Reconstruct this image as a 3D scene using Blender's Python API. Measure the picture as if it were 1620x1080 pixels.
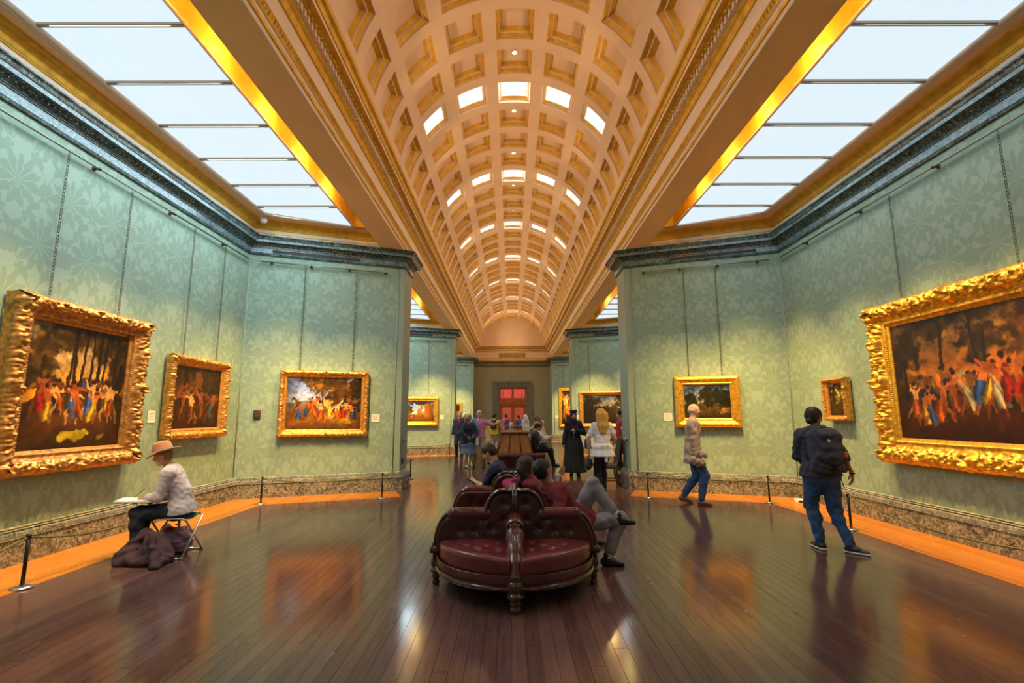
import bpy, bmesh, math, random
import numpy as np
from mathutils import Vector, Matrix
random.seed(7); RNG = np.random.default_rng(7)
for o in list(bpy.data.objects): bpy.data.objects.remove(o)
scn = bpy.context.scene
COL = scn.collection
PI = math.pi
def R(d): return math.radians(d)

# ---------------------------------------------------------------- camera
F, PITCH, ROLL, YAW, HC = 780.0, .1504, -.0034, .0021, 1.58
cam_d = bpy.data.cameras.new('camera'); cam = bpy.data.objects.new('camera', cam_d); COL.objects.link(cam)
cam_d.sensor_fit = 'HORIZONTAL'; cam_d.sensor_width = 36.0; cam_d.lens = F / 1620 * 36
cam_d.clip_start = .05; cam_d.clip_end = 200
cam.matrix_world = (Matrix.Translation((0, 0, HC)) @ Matrix.Rotation(-YAW, 4, 'Z') @ Matrix.Rotation(PI/2 + PITCH, 4, 'X') @ Matrix.Rotation(ROLL, 4, 'Z'))
scn.camera = cam
def ray(u, v):
    u -= 810; v -= 540
    u, v = u*math.cos(ROLL)+v*math.sin(ROLL), -u*math.sin(ROLL)+v*math.cos(ROLL)
    x = u/F; zc = -v/F
    y = math.cos(PITCH)-zc*math.sin(PITCH); z = math.sin(PITCH)+zc*math.cos(PITCH)
    return Vector((x*math.cos(YAW)+y*math.sin(YAW), -x*math.sin(YAW)+y*math.cos(YAW), z))
def on_plane(u, v, p, n):
    d = ray(u, v); p = Vector(p); n = Vector(n); c = Vector((0, 0, HC))
    return c + d*((p-c).dot(n)/d.dot(n))
def at_z(u, v, z=0.): return on_plane(u, v, (0, 0, z), (0, 0, 1))
def at_y(u, v, y): return on_plane(u, v, (0, y, 0), (0, 1, 0))
def at_x(u, v, x): return on_plane(u, v, (x, 0, 0), (1, 0, 0))

# ---------------------------------------------------------------- world, exposure
w = bpy.data.worlds.new('world'); scn.world = w; w.use_nodes = True
w.node_tree.nodes['Background'].inputs[0].default_value = (.6, .75, .9, 1)
w.node_tree.nodes['Background'].inputs[1].default_value = .05
vs = scn.view_settings
vs.view_transform = 'Standard'; vs.look = 'None'; vs.exposure = 0.0; vs.gamma = 1.0; vs.use_curve_mapping = False

# ---------------------------------------------------------------- hall dimensions (metres)
CX = .085                 # axis of the hall
HW, HS, HP = 5.54, 2.665, 2.53      # half widths: long walls, edge of the fabric, pier ends
PITCHB = 10.35            # bay pitch
YEND, YBACK = 33.6, -4.0
ZC0, ZC1 = 4.98, 5.33     # marble cornice
ZG = 5.65                 # skylight glass
SO = 3.0                  # half width to outer edge of beam soffit
GI, GO = 3.48, 5.04       # half width of skylight glass, inner and outer
VZ, VR = 6.03, 2.25       # vault axis height and radius
ROW = .905                # coffer pitch
def bay(k):               # key Y values of a bay
    D = k*PITCHB
    return dict(p0=1.45+D, s0=1.5+D, c0=2.55+D, c1=9.95+D, s1=11.0+D, p1=11.05+D,
                gi0=2.37+D, go0=3.11+D, go1=9.43+D, gi1=10.17+D)

# ---------------------------------------------------------------- lights
def area(name, loc, rot, sx, sy, power, col):
    l = bpy.data.lights.new(name, 'AREA'); l.shape = 'RECTANGLE'; l.size = sx; l.size_y = sy; l.energy = power; l.color = col
    o = bpy.data.objects.new(name, l); COL.objects.link(o); o.location = loc; o.rotation_euler = rot
    return o
def spot(name, loc, to, power, col, angle, blend=.6, size=.05):
    l = bpy.data.lights.new(name, 'SPOT'); l.energy = power; l.color = col; l.spot_size = R(angle); l.spot_blend = blend; l.shadow_soft_size = size
    o = bpy.data.objects.new(name, l); COL.objects.link(o); o.location = loc
    o.rotation_euler = (Vector(to)-Vector(loc)).to_track_quat('-Z', 'Y').to_euler()
    return o
def point(name, loc, power, col, size=.04):
    l = bpy.data.lights.new(name, 'POINT'); l.energy = power; l.color = col; l.shadow_soft_size = size
    o = bpy.data.objects.new(name, l); COL.objects.link(o); o.location = loc
    return o
DAY, WARM = (.66, .90, 1.0), (1.0, .60, .17)
P_DAY, P_WALL, P_TROUGH, P_VFILL, P_VWIN = 135, 1150, 9, 70, 26
for k in (-1, 0, 1, 2):                       # daylight through the side skylights
    b = bay(k); y0 = max(b['gi0']+.5, YBACK+.3); y1 = b['gi1']-.5
    for s in (-1, 1):
        area('daylight', (CX+s*(GI+GO)/2, (y0+y1)/2, ZG-.03), (0, 0, 0), GO-GI-.3, y1-y0, P_DAY*(y1-y0)/5.7*(1.3 if s < 0 else .36), DAY)
for k in range(-16, 27, 4):                   # daylight through the windows of the vault
    y = 9.42+ROW*k
    if y < YBACK+.5: continue
    area('vault_daylight', (CX, y, VZ+VR+.05), (0, 0, 0), 2.0, .5, P_VWIN, (.95, .97, 1.0))
for k in (0, 1, 2):                           # picture lamps hidden in the troughs beside the skylights, aimed at the walls
    b = bay(k)
    for s in (-1, 1):
        x = CX+s*3.24; nn = 5 if k == 0 else 3; n2 = 6 if k == 0 else 3
        for j in range(nn):
            y = b['gi0']+1.0+j*5.9/(nn-1)
            spot('picture_lamp', (x, y, 5.80), (CX+s*HW, y+.15, .75), P_WALL*5/nn, WARM, 46, .9)
        for j in range(nn-2):
            xt = HS+.45+j*.9*3/(nn-2); y = b['gi1']-2.3-.5*j
            spot('picture_lamp', (x, y, 5.80), (CX+s*xt, b['s1']-(xt-HS)*.365, .8), P_WALL*.9*3/(nn-2), WARM, 42, .9)
        for j in range(n2):
            point('trough_lamp', (x+s*.08, b['gi0']+.5+j*7./n2, 5.80), P_TROUGH*6/n2, (1, .70, .22))
for s in (-1, 1):                             # added warm fill spots above the nave cornice ledge, to brighten the vault opposite
    for j in range(12):
        y = -1.2+j*2.95
        spot('vault_fill', (CX+s*2.13, y, 6.42), (CX-s*1.5, y+.3, 7.25), P_VFILL, (1.0, .69, .41), 132, .5, .10)
point('end_lamp', (CX, 31.5, 6.9), 22, (1, .62, .2), .15)

# ---------------------------------------------------------------- mesh helpers
def link(o, parent=None):
    COL.objects.link(o)
    if parent is not None: o.parent = parent
    return o
def mesh_from(name, V, Fc, mats, mi=None, smooth=False, uv=None):
    me = bpy.data.meshes.new(name)
    me.from_pydata([tuple(v) for v in V], [], [tuple(f) for f in Fc])
    for m in (mats if isinstance(mats, (list, tuple)) else [mats]): me.materials.append(M(m))
    if mi is not None: me.polygons.foreach_set('material_index', np.asarray(mi, dtype=np.int32))
    if smooth: me.polygons.foreach_set('use_smooth', np.ones(len(me.polygons), dtype=bool))
    if uv is not None:
        l = me.uv_layers.new(name='UVMap'); l.data.foreach_set('uv', np.asarray(uv, dtype=np.float32).ravel())
    me.update()
    return me
def ob(name, V, Fc, mats, parent=None, mi=None, smooth=False, uv=None):
    return link(bpy.data.objects.new(name, mesh_from(name, V, Fc, mats, mi, smooth, uv)), parent)
class MB:
    """collects boxes, tubes, lathes and prisms; build() makes ONE mesh object"""
    def __init__(s): s.V = []; s.F = []; s.I = []; s.S = []
    def add(s, V, Fc, mi=0, sm=False):
        n = len(s.V); s.V += [tuple(v) for v in V]
        for f in Fc: s.F.append(tuple(i+n for i in f)); s.I.append(mi); s.S.append(sm)
        return s
    def box(s, c, d, rz=0, mi=0, bev=0, rx=0, ry=0):
        hx, hy, hz = d[0]/2, d[1]/2, d[2]/2
        m = Matrix.Rotation(rz, 3, 'Z') @ Matrix.Rotation(ry, 3, 'Y') @ Matrix.Rotation(rx, 3, 'X')
        c = Vector(c)
        if bev <= 0:
            P = [c+m @ Vector((x*hx, y*hy, z*hz)) for x in (-1, 1) for y in (-1, 1) for z in (-1, 1)]
            return s.add(P, [(0, 1, 3, 2), (4, 6, 7, 5), (0, 4, 5, 1), (2, 3, 7, 6), (0, 2, 6, 4), (1, 5, 7, 3)], mi)
        bm = bmesh.new(); bmesh.ops.create_cube(bm, size=1)
        for v in bm.verts: v.co = Vector((v.co.x*d[0], v.co.y*d[1], v.co.z*d[2]))
        bmesh.ops.bevel(bm, geom=bm.edges[:], offset=bev, segments=2, affect='EDGES', profile=.5)
        bm.verts.index_update()
        s.add([c+m @ v.co for v in bm.verts], [[v.index for v in f.verts] for f in bm.faces], mi, True); bm.free()
        return s
    def tube(s, pts, r, n=8, mi=0, cap=True, closed=False):
        pts = [Vector(p) for p in pts]; N = len(pts)
        rs = r if isinstance(r, (list, tuple)) else [r]*N
        V = []; ref = None
        for i, p in enumerate(pts):
            if closed: t = pts[(i+1) % N]-pts[i-1]
            else: t = pts[min(i+1, N-1)]-pts[max(i-1, 0)]
            t.normalize()
            if ref is None:
                ref = Vector((0, 0, 1)) if abs(t.z) < .9 else Vector((1, 0, 0))
            a = ref-t*ref.dot(t)
            if a.length < 1e-5: a = Vector((1, 0, 0))-t*t.x
            a.normalize(); ref = a; b = t.cross(a)
            for j in range(n):
                w_ = 2*PI*j/n; V.append(p+(a*math.cos(w_)+b*math.sin(w_))*rs[i])
        Fc = []
        for i in range(N if closed else N-1):
            i2 = (i+1) % N
            for j in range(n): Fc.append((i*n+j, i*n+(j+1) % n, i2*n+(j+1) % n, i2*n+j))
        if cap and not closed: Fc += [tuple(range(n))[::-1], tuple((N-1)*n+j for j in range(n))]
        return s.add(V, Fc, mi, True)
    def lathe(s, prof, c=(0, 0, 0), n=16, mi=0, axis='Z', rot=None):
        V = []; Fc = []; c = Vector(c)
        for (r, z) in prof:
            for j in range(n):
                a = 2*PI*j/n; p = Vector((r*math.cos(a), r*math.sin(a), z))
                if rot is not None: p = rot @ p
                V.append(c+p)
        for i in range(len(prof)-1):
            for j in range(n): Fc.append((i*n+j, i*n+(j+1) % n, (i+1)*n+(j+1) % n, (i+1)*n+j))
        Fc += [tuple(range(n))[::-1], tuple((len(prof)-1)*n+j for j in range(n))]
        return s.add(V, Fc, mi, True)
    def quad(s, a, b, c, d, mi=0): return s.add([a, b, c, d], [(0, 1, 2, 3)], mi)
    def mesh(s, name, mats):
        me = mesh_from(name, s.V, s.F, mats, s.I); me.polygons.foreach_set('use_smooth', np.array(s.S, dtype=bool)); me.update(); return me
    def build(s, name, mats, parent=None): return link(bpy.data.objects.new(name, s.mesh(name, mats)), parent)
def tag(o, label=None, cat=None, group=None, kind=None):
    if label: o['label'] = label
    if cat: o['category'] = cat
    if group: o['group'] = group
    if kind: o['kind'] = kind
    return o
def empty(name, loc=(0, 0, 0), rz=0, label=None, cat=None, group=None, kind=None):
    o = bpy.data.objects.new(name, None); COL.objects.link(o); o.empty_display_size = .1
    o.location = loc; o.rotation_euler = (0, 0, rz); return tag(o, label, cat, group, kind)
def inst(name, me, parent, loc=(0, 0, 0), rot=(0, 0, 0)):
    o = bpy.data.objects.new(name, me); link(o, parent); o.location = loc; o.rotation_euler = rot; return o
def shade_auto(o, ang=35):
    me = o.data
    me.polygons.foreach_set('use_smooth', np.ones(len(me.polygons), dtype=bool))
    try: me.set_sharp_from_angle(angle=R(ang))
    except Exception: pass
    return o

# ---------------------------------------------------------------- signed-distance modelling (smooth organic forms)
class SDF:
    def __init__(s): s.ops = []; s.lo = np.full(3, 1e9); s.hi = np.full(3, -1e9)
    def _bb(s, lo, hi): s.lo = np.minimum(s.lo, lo); s.hi = np.maximum(s.hi, hi)
    def cone(s, a, b, ra, rb=None, k=.03, sub=False):
        a = np.array(a, float); b = np.array(b, float); rb = ra if rb is None else rb; m = max(ra, rb)
        lo = np.minimum(a, b)-m; hi = np.maximum(a, b)+m
        if not sub: s._bb(lo, hi)
        s.ops.append(('s' if sub else 'u', 'cone', (a, b, ra, rb), k, lo, hi)); return s
    def ell(s, c, r, B=None, k=.03, sub=False):
        c = np.array(c, float); r = np.array(r, float); m = r.max()
        if B is None: lo, hi = c-r, c+r
        else: B = np.array(B, float); e = np.abs(B.T) @ r; lo, hi = c-e, c+e
        if not sub: s._bb(lo, hi)
        s.ops.append(('s' if sub else 'u', 'ell', (c, r, B), k, lo, hi)); return s
    def box(s, c, h, rr=.02, B=None, k=.02, sub=False):
        c = np.array(c, float); h = np.array(h, float)
        e = h if B is None else np.abs(np.array(B, float).T) @ h
        if not sub: s._bb(c-e, c+e)
        s.ops.append(('s' if sub else 'u', 'box', (c, h, rr, None if B is None else np.array(B, float)), k, c-e, c+e)); return s
    def fun(s, f, lo, hi, k=.02, sub=False):
        lo = np.array(lo, float); hi = np.array(hi, float)
        if not sub: s._bb(lo, hi)
        s.ops.append(('s' if sub else 'u', 'fun', (f,), k, lo, hi)); return s
    def cut(s, p, n):
        s.ops.append(('c', 'pl', (np.array(p, float), np.array(n, float)/np.linalg.norm(n)), 0, None, None)); return s
    def wrinkle(s, amp, fr, ph=0., dirs=((1, .4, .8), (-.5, 1, .6), (.3, -.7, 1.2))):
        s.ops.append(('w', 'w', (amp, fr, ph, dirs), 0, None, None)); return s
    def mesh(s, h, post=None):
        pad = 3*h; lo = s.lo-pad; n = np.ceil((s.hi+pad-lo)/h).astype(int)+1
        f = np.full(n, 1.0, dtype=np.float32)
        ax = [lo[i]+h*np.arange(n[i]) for i in range(3)]
        for op, kind, pr, k, blo, bhi in s.ops:
            if op in 'us':
                mg = k+3*h
                i0 = np.maximum(np.floor((blo-mg-lo)/h).astype(int), 0); i1 = np.minimum(np.ceil((bhi+mg-lo)/h).astype(int)+1, n)
                if (i1 <= i0).any(): continue
                sl = tuple(slice(i0[i], i1[i]) for i in range(3))
            else: sl = (slice(None),)*3
            X = ax[0][sl[0]][:, None, None]; Y = ax[1][sl[1]][None, :, None]; Z = ax[2][sl[2]][None, None, :]
            g = f[sl]
            if kind == 'cone':
                a, b, ra, rb = pr; d = b-a; L2 = max(d @ d, 1e-9)
                t = np.clip(((X-a[0])*d[0]+(Y-a[1])*d[1]+(Z-a[2])*d[2])/L2, 0, 1)
                D = np.sqrt((X-a[0]-t*d[0])**2+(Y-a[1]-t*d[1])**2+(Z-a[2]-t*d[2])**2)-(ra+(rb-ra)*t)
            elif kind == 'ell':
                c, r, B = pr; x, y, z = X-c[0], Y-c[1], Z-c[2]
                if B is not None: x, y, z = (B[i][0]*x+B[i][1]*y+B[i][2]*z for i in range(3))
                k0 = np.sqrt((x/r[0])**2+(y/r[1])**2+(z/r[2])**2); k1 = np.sqrt((x/r[0]**2)**2+(y/r[1]**2)**2+(z/r[2]**2)**2)+1e-9
                D = k0*(k0-1)/k1
            elif kind == 'box':
                c, hh, rr, B = pr; x, y, z = X-c[0], Y-c[1], Z-c[2]
                if B is not None: x, y, z = (B[i][0]*x+B[i][1]*y+B[i][2]*z for i in range(3))
                qx, qy, qz = abs(x)-hh[0]+rr, abs(y)-hh[1]+rr, abs(z)-hh[2]+rr
                D = np.sqrt(np.maximum(qx, 0)**2+np.maximum(qy, 0)**2+np.maximum(qz, 0)**2)+np.minimum(np.maximum(qx, np.maximum(qy, qz)), 0)-rr
            elif kind == 'fun': D = pr[0](X, Y, Z)
            elif kind == 'pl': D = (X-pr[0][0])*pr[1][0]+(Y-pr[0][1])*pr[1][1]+(Z-pr[0][2])*pr[1][2]
            elif kind == 'w':
                amp, fr, ph, dirs = pr; D = 0
                for q, (dx, dy, dz) in enumerate(dirs): D = D+np.sin(fr*(1+.37*q)*(X*dx+Y*dy+Z*dz)+ph+q*1.7+1.5*np.sin(fr*.5*(Z-X+Y)+q))
                f[sl] = g+amp*D; continue
            if op == 'u':
                hh_ = np.maximum(k-np.abs(g-D), 0)/max(k, 1e-6); f[sl] = np.minimum(g, D)-hh_*hh_*k*.25
            elif op == 's':
                D = -D; hh_ = np.maximum(k-np.abs(g-D), 0)/max(k, 1e-6); f[sl] = np.maximum(g, D)+hh_*hh_*k*.25
            else: f[sl] = np.maximum(g, D)
        f[0] = f[-1] = 1; f[:, 0] = f[:, -1] = 1; f[:, :, 0] = f[:, :, -1] = 1
        return surfnet(f, lo, h)
def surfnet(f, lo, h):
    s = f < 0
    c = [s[i:s.shape[0]-1+i, j:s.shape[1]-1+j, k:s.shape[2]-1+k] for i in (0, 1) for j in (0, 1) for k in (0, 1)]
    cnt = sum(x.astype(np.int8) for x in c); mixed = (cnt > 0) & (cnt < 8)
    idx = np.argwhere(mixed)
    if len(idx) == 0: return np.zeros((0, 3)), np.zeros((0, 4), int)
    offs = np.array([(i, j, k) for i in (0, 1) for j in (0, 1) for k in (0, 1)])
    val = np.stack([f[idx[:, 0]+o[0], idx[:, 1]+o[1], idx[:, 2]+o[2]] for o in offs])
    acc = np.zeros((len(idx), 3)); num = np.zeros(len(idx))
    for a in range(8):
        for b in range(a+1, 8):
            if np.abs(offs[a]-offs[b]).sum() != 1: continue
            m = (val[a] < 0) != (val[b] < 0); t = val[a][m]/(val[a][m]-val[b][m])
            acc[m] += offs[a]+t[:, None]*(offs[b]-offs[a]); num[m] += 1
    V = lo+h*(idx+acc/num[:, None])
    vid = np.full(mixed.shape, -1, int); vid[mixed] = np.arange(len(idx))
    Q = []
    for axn in range(3):
        u_, v_ = [(1, 2), (2, 0), (0, 1)][axn]
        sl0 = [slice(None)]*3; sl1 = [slice(None)]*3; sl0[axn] = slice(0, -1); sl1[axn] = slice(1, None)
        A, B_ = s[tuple(sl0)], s[tuple(sl1)]; e = np.argwhere(A != B_)
        if len(e) == 0: continue
        ok = (e[:, u_] > 0) & (e[:, v_] > 0) & (e[:, u_] < s.shape[u_]-1) & (e[:, v_] < s.shape[v_]-1); e = e[ok]
        inn = A[tuple(e.T)]
        def cell(du, dv):
            q = e.copy(); q[:, u_] += du; q[:, v_] += dv; return vid[tuple(q.T)]
        q = np.stack([cell(-1, -1), cell(0, -1), cell(0, 0), cell(-1, 0)], 1)
        q[~inn] = q[~inn][:, ::-1]; Q.append(q)
    return V, np.concatenate(Q)
def fast_mesh(name, V, Q, mats, mi=None, smooth=True):
    me = bpy.data.meshes.new(name); n = len(Q); V = np.asarray(V, np.float32); Q = np.asarray(Q, np.int32); kk = Q.shape[1]
    me.vertices.add(len(V)); me.vertices.foreach_set('co', V.ravel())
    me.loops.add(n*kk); me.loops.foreach_set('vertex_index', Q.ravel())
    me.polygons.add(n); me.polygons.foreach_set('loop_start', np.arange(0, n*kk, kk, dtype=np.int32))
    try: me.polygons.foreach_set('loop_total', np.full(n, kk, dtype=np.int32))
    except Exception: pass
    for m in (mats if isinstance(mats, (list, tuple)) else [mats]): me.materials.append(M(m))
    me.update(calc_edges=True)
    if mi is not None: me.polygons.foreach_set('material_index', np.asarray(mi, np.int32))
    me.polygons.foreach_set('use_smooth', np.full(n, smooth)); me.update()
    return me
def sdf_ob(name, sd, h, mat, parent=None):
    V, Q = sd.mesh(h); return link(bpy.data.objects.new(name, fast_mesh(name, V, Q, mat)), parent)
# ---------------------------------------------------------------- materials
MATS = {}
def M(x): return MATS[x] if isinstance(x, str) else x
class NT:
    def __init__(s, name):
        s.m = bpy.data.materials.new(name); s.m.use_nodes = True; s.t = s.m.node_tree; s.n = s.t.nodes; s.l = s.t.links
        s.b = s.n['Principled BSDF']; MATS[name] = s.m
    def node(s, typ, **kw):
        n = s.n.new(typ)
        for k, v in kw.items(): setattr(n, k, v)
        return n
    def val(s, sock, x):
        if hasattr(x, 'is_output'): s.l.new(x, sock)
        else: sock.default_value = x
    def math(s, op, a, b=0., c=None):
        n = s.node('ShaderNodeMath', operation=op); s.val(n.inputs[0], a); s.val(n.inputs[1], b)
        if c is not None: s.val(n.inputs[2], c)
        return n.outputs[0]
    def noise(s, vec=None, scale=5., detail=3., dist=0., rough=.5):
        n = s.node('ShaderNodeTexNoise'); n.inputs['Scale'].default_value = scale; n.inputs['Detail'].default_value = detail
        n.inputs['Distortion'].default_value = dist; n.inputs['Roughness'].default_value = rough
        if vec is not None: s.l.new(vec, n.inputs['Vector'])
        return n.outputs[0]
    def ramp(s, fac, stops):
        n = s.node('ShaderNodeValToRGB'); s.l.new(fac, n.inputs[0]); e = n.color_ramp.elements
        while len(e) < len(stops): e.new(.5)
        for i, (p, c) in enumerate(stops): e[i].position = p; e[i].color = (*c, 1) if len(c) == 3 else c
        return n.outputs[0]
    def mix(s, fac, a, b, blend='MIX'):
        n = s.node('ShaderNodeMix', data_type='RGBA', blend_type=blend); s.val(n.inputs[0], fac)
        s.val(n.inputs[6], a if hasattr(a, 'is_output') else (*a, 1)); s.val(n.inputs[7], b if hasattr(b, 'is_output') else (*b, 1)); return n.outputs[2]
    def pos(s): return s.node('ShaderNodeNewGeometry').outputs['Position']
    def obj(s): return s.node('ShaderNodeTexCoord').outputs['Object']
    def uv(s): return s.node('ShaderNodeTexCoord').outputs['UV']
    def sep(s, v): n = s.node('ShaderNodeSeparateXYZ'); s.l.new(v, n.inputs[0]); return n.outputs
    def comb(s, x, y, z): n = s.node('ShaderNodeCombineXYZ'); [s.val(n.inputs[i], q) for i, q in enumerate((x, y, z))]; return n.outputs[0]
    def bump(s, h, strength=.3, dist=.01):
        n = s.node('ShaderNodeBump'); n.inputs['Strength'].default_value = strength; n.inputs['Distance'].default_value = dist
        s.l.new(h, n.inputs['Height']); s.l.new(n.outputs[0], s.b.inputs['Normal']); return s
    def set(s, col=None, rough=None, metal=None, spec=None, coat=None, sheen=None, emit=None, es=None):
        if col is not None: s.val(s.b.inputs['Base Color'], col if hasattr(col, 'is_output') else (*col, 1))
        if rough is not None: s.val(s.b.inputs['Roughness'], rough)
        if metal is not None: s.val(s.b.inputs['Metallic'], metal)
        if spec is not None: s.val(s.b.inputs['Specular IOR Level'], spec)
        if coat is not None: s.val(s.b.inputs['Coat Weight'], coat); s.b.inputs['Coat Roughness'].default_value = .08
        if sheen is not None: s.val(s.b.inputs['Sheen Weight'], sheen)
        if emit is not None: s.b.inputs['Emission Color'].default_value = (*emit, 1); s.b.inputs['Emission Strength'].default_value = es
        return s
def plain(name, col, rough=.6, metal=0., var=.12, scale=8., bump=0., bscale=60., **kw):
    t = NT(name); n = t.noise(t.obj(), scale, 4)
    c = t.mix(t.math('MULTIPLY', t.math('SUBTRACT', n, .5), 1.6), col, tuple(x*(1-var*2) for x in col)) if var else col
    c = t.ramp(n, [(.3, tuple(x*(1-var) for x in col)), (.7, tuple(min(1, x*(1+var)) for x in col))]) if var else col
    t.set(c, rough, metal, **kw)
    if bump: t.bump(t.noise(t.obj(), bscale, 3), bump, .004)
    return t
def cloth(name, col, var=.1, rough=.85):
    t = NT(name); n = t.noise(t.obj(), 6, 3)
    t.set(t.ramp(n, [(.3, tuple(x*(1-var) for x in col)), (.7, tuple(min(1, x*(1+var)) for x in col))]), rough)
    t.bump(t.noise(t.obj(), 300, 2), .15, .002); return t

def damask(name, ca, cb):
    t = NT(name); u, v, _ = t.sep(t.uv()); TV = 1.30; W2 = .33; mm = t.math
    fu = mm('PINGPONG', u, W2); ph = mm('MULTIPLY', v, 2*PI/TV); cc = mm('COSINE', ph, 0); ss = mm('SINE', ph, 0); rr = TV/2/PI
    vec = t.comb(fu, mm('MULTIPLY', cc, rr), mm('MULTIPLY', ss, rr))
    n1 = t.noise(vec, 9., 2., .6, .5); n2 = t.noise(vec, 24., 1., .4)
    wob = mm('ADD', mm('MULTIPLY', mm('SUBTRACT', n1, .5), .10), mm('MULTIPLY', mm('SUBTRACT', n2, .5), .03))
    def dv(v0): return mm('SUBTRACT', mm('WRAP', mm('SUBTRACT', v, v0), TV/2, -TV/2), 0.)
    def palm(cx, v0, Rr, n, st=1.):      # fan of petals around (cx, v0)
        x = mm('ADD', mm('SUBTRACT', fu, cx), mm('MULTIPLY', wob, .8)); y = mm('ADD', dv(v0), wob); y = mm('MULTIPLY', y, st)
        r = mm('SQRT', mm('ADD', mm('MULTIPLY', x, x), mm('MULTIPLY', y, y)), 0); th = mm('ARCTAN2', mm('ABSOLUTE', x, 0), y)
        pc = mm('ABSOLUTE', mm('COSINE', mm('MULTIPLY', th, n/2.), 0), 0)
        rad = mm('MULTIPLY', mm('ADD', .62, mm('MULTIPLY', pc, .45)), Rr); f = mm('SUBTRACT', 1., mm('DIVIDE', r, rad))
        gap = mm('MULTIPLY', mm('SUBTRACT', pc, mm('ADD', .12, mm('MULTIPLY', f, .5))), 2.)      # veins open between the petals
        return mm('MINIMUM', f, gap)
    og = mm('ADD', W2/2, mm('MULTIPLY', ss, .14)); st = mm('ABSOLUTE', mm('SUBTRACT', mm('ADD', fu, wob), og), 0)
    lw = mm('ADD', .012, mm('MULTIPLY', mm('MAXIMUM', mm('SINE', mm('MULTIPLY', ph, 5.), 0), 0.), .05))
    stem = mm('MULTIPLY', mm('SUBTRACT', lw, st), 9.)
    f = palm(0., .30, .25, 11., .8)
    for q in (palm(0., .88, .12, 7.), palm(W2, .95, .25, 11., .8), palm(W2, .25, .11, 7.), palm(.17, .62, .085, 5.), palm(.17, 1.24, .085, 5.), stem): f = mm('MAXIMUM', f, q)
    mk = t.ramp(mm('ADD', mm('MULTIPLY', f, 1.), .5), [(.50, (0, 0, 0)), (.545, (1, 1, 1))])
    big = t.noise(t.pos(), .8, 2)
    c = t.mix(mk, ca, cb); c = t.mix(mm('MULTIPLY', big, .25), c, tuple(x*.8 for x in ca))
    t.set(c, mm('SUBTRACT', .62, mm('MULTIPLY', mk, -.12)), spec=.35)
    t.bump(mm('ADD', mk, mm('MULTIPLY', t.noise(t.uv(), 400, 2), .3)), .12, .002)
damask('damask', (.29, .405, .33), (.225, .33, .26))
plain('green_paint', (.27, .36, .29), .45, var=.05, scale=3)
plain('olive_paint', (.34, .31, .17), .6, var=.06, scale=2)
def marble(name, base, vein, dark, scale=3., rough=.18, th=.03):
    t = NT(name); p = t.pos(); n = t.noise(p, scale, 6, 1.4, .6); m = t.noise(p, scale*2.3, 5, 1.0)
    v1 = t.math('ABSOLUTE', t.math('SUBTRACT', n, .5), 0); v2 = t.math('ABSOLUTE', t.math('SUBTRACT', m, .52), 0)
    vv = t.math('MINIMUM', v1, t.math('MULTIPLY', v2, 1.3))
    c = t.ramp(t.noise(p, scale*1.2, 5, .6), [(.3, dark), (.65, base)])
    mk = t.ramp(vv, [(0, (1, 1, 1)), (th, (0, 0, 0))])
    t.set(t.mix(mk, c, vein), rough, spec=.5)
marble('cornice_marble', (.045, .085, .085), (.22, .32, .32), (.012, .022, .024), 5, .22, .02)
marble('frieze_marble', (.12, .19, .22), (.27, .35, .36), (.055, .09, .10), 6, .2, .03)
marble('plinth_marble', (.16, .15, .125), (.44, .41, .33), (.035, .036, .03), 6, .25, .03)
marble('rail_marble', (.34, .33, .29), (.6, .57, .5), (.09, .09, .085), 9, .15, .03)
marble('door_marble', (.20, .165, .105), (.36, .31, .22), (.08, .07, .045), 5, .3, .02)
plain('cream', (.78, .58, .40), .7, var=.05, scale=2)
plain('cream_warm_bounce', (.90, .57, .29), .75, var=.04, scale=2)  # cream paint with warm floor bounce mixed into its colour
plain('cream_pale', (.83, .68, .56), .65, var=.04, scale=2)
def gold(name, col, rough=.35, metal=.85, dark=.45, scale=14., bump=.25):
    t = NT(name); n = t.noise(t.obj(), scale, 4)
    t.set(t.ramp(n, [(.3, tuple(x*dark for x in col)), (.62, col)]), t.ramp(n, [(.3, (rough+.2,)*3), (.7, (rough,)*3)]), metal, spec=.5)
    t.bump(t.noise(t.obj(), scale*5, 3), bump, .004)
gold('gilt', (.82, .48, .05), .40, .35, .75, 9, .1)
gold('gilt_cove', (.88, .58, .06), .5, .25, .85, 6, .05)
gold('frame_gold', (1.0, .55, .07), .3, .8, .5, 16)
gold('frame_bronze', (.66, .33, .10), .36, .7, .4, 18)
gold('frame_copper', (.85, .42, .10), .34, .75, .5, 16)
plain('bar_metal', (.42, .34, .27), .4, .5, .05)
t = NT('skylight'); t.set((.25, .28, .30), .5, spec=.1, emit=(.70, .85, .95), es=1.0)
t = NT('vault_window'); t.set((.3, .3, .3), .5, spec=.1, emit=(1.0, .99, .96), es=1.1)
t = NT('lamp_glow'); t.set((1, .9, .6), .4, emit=(1.0, .78, .35), es=6.)
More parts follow.
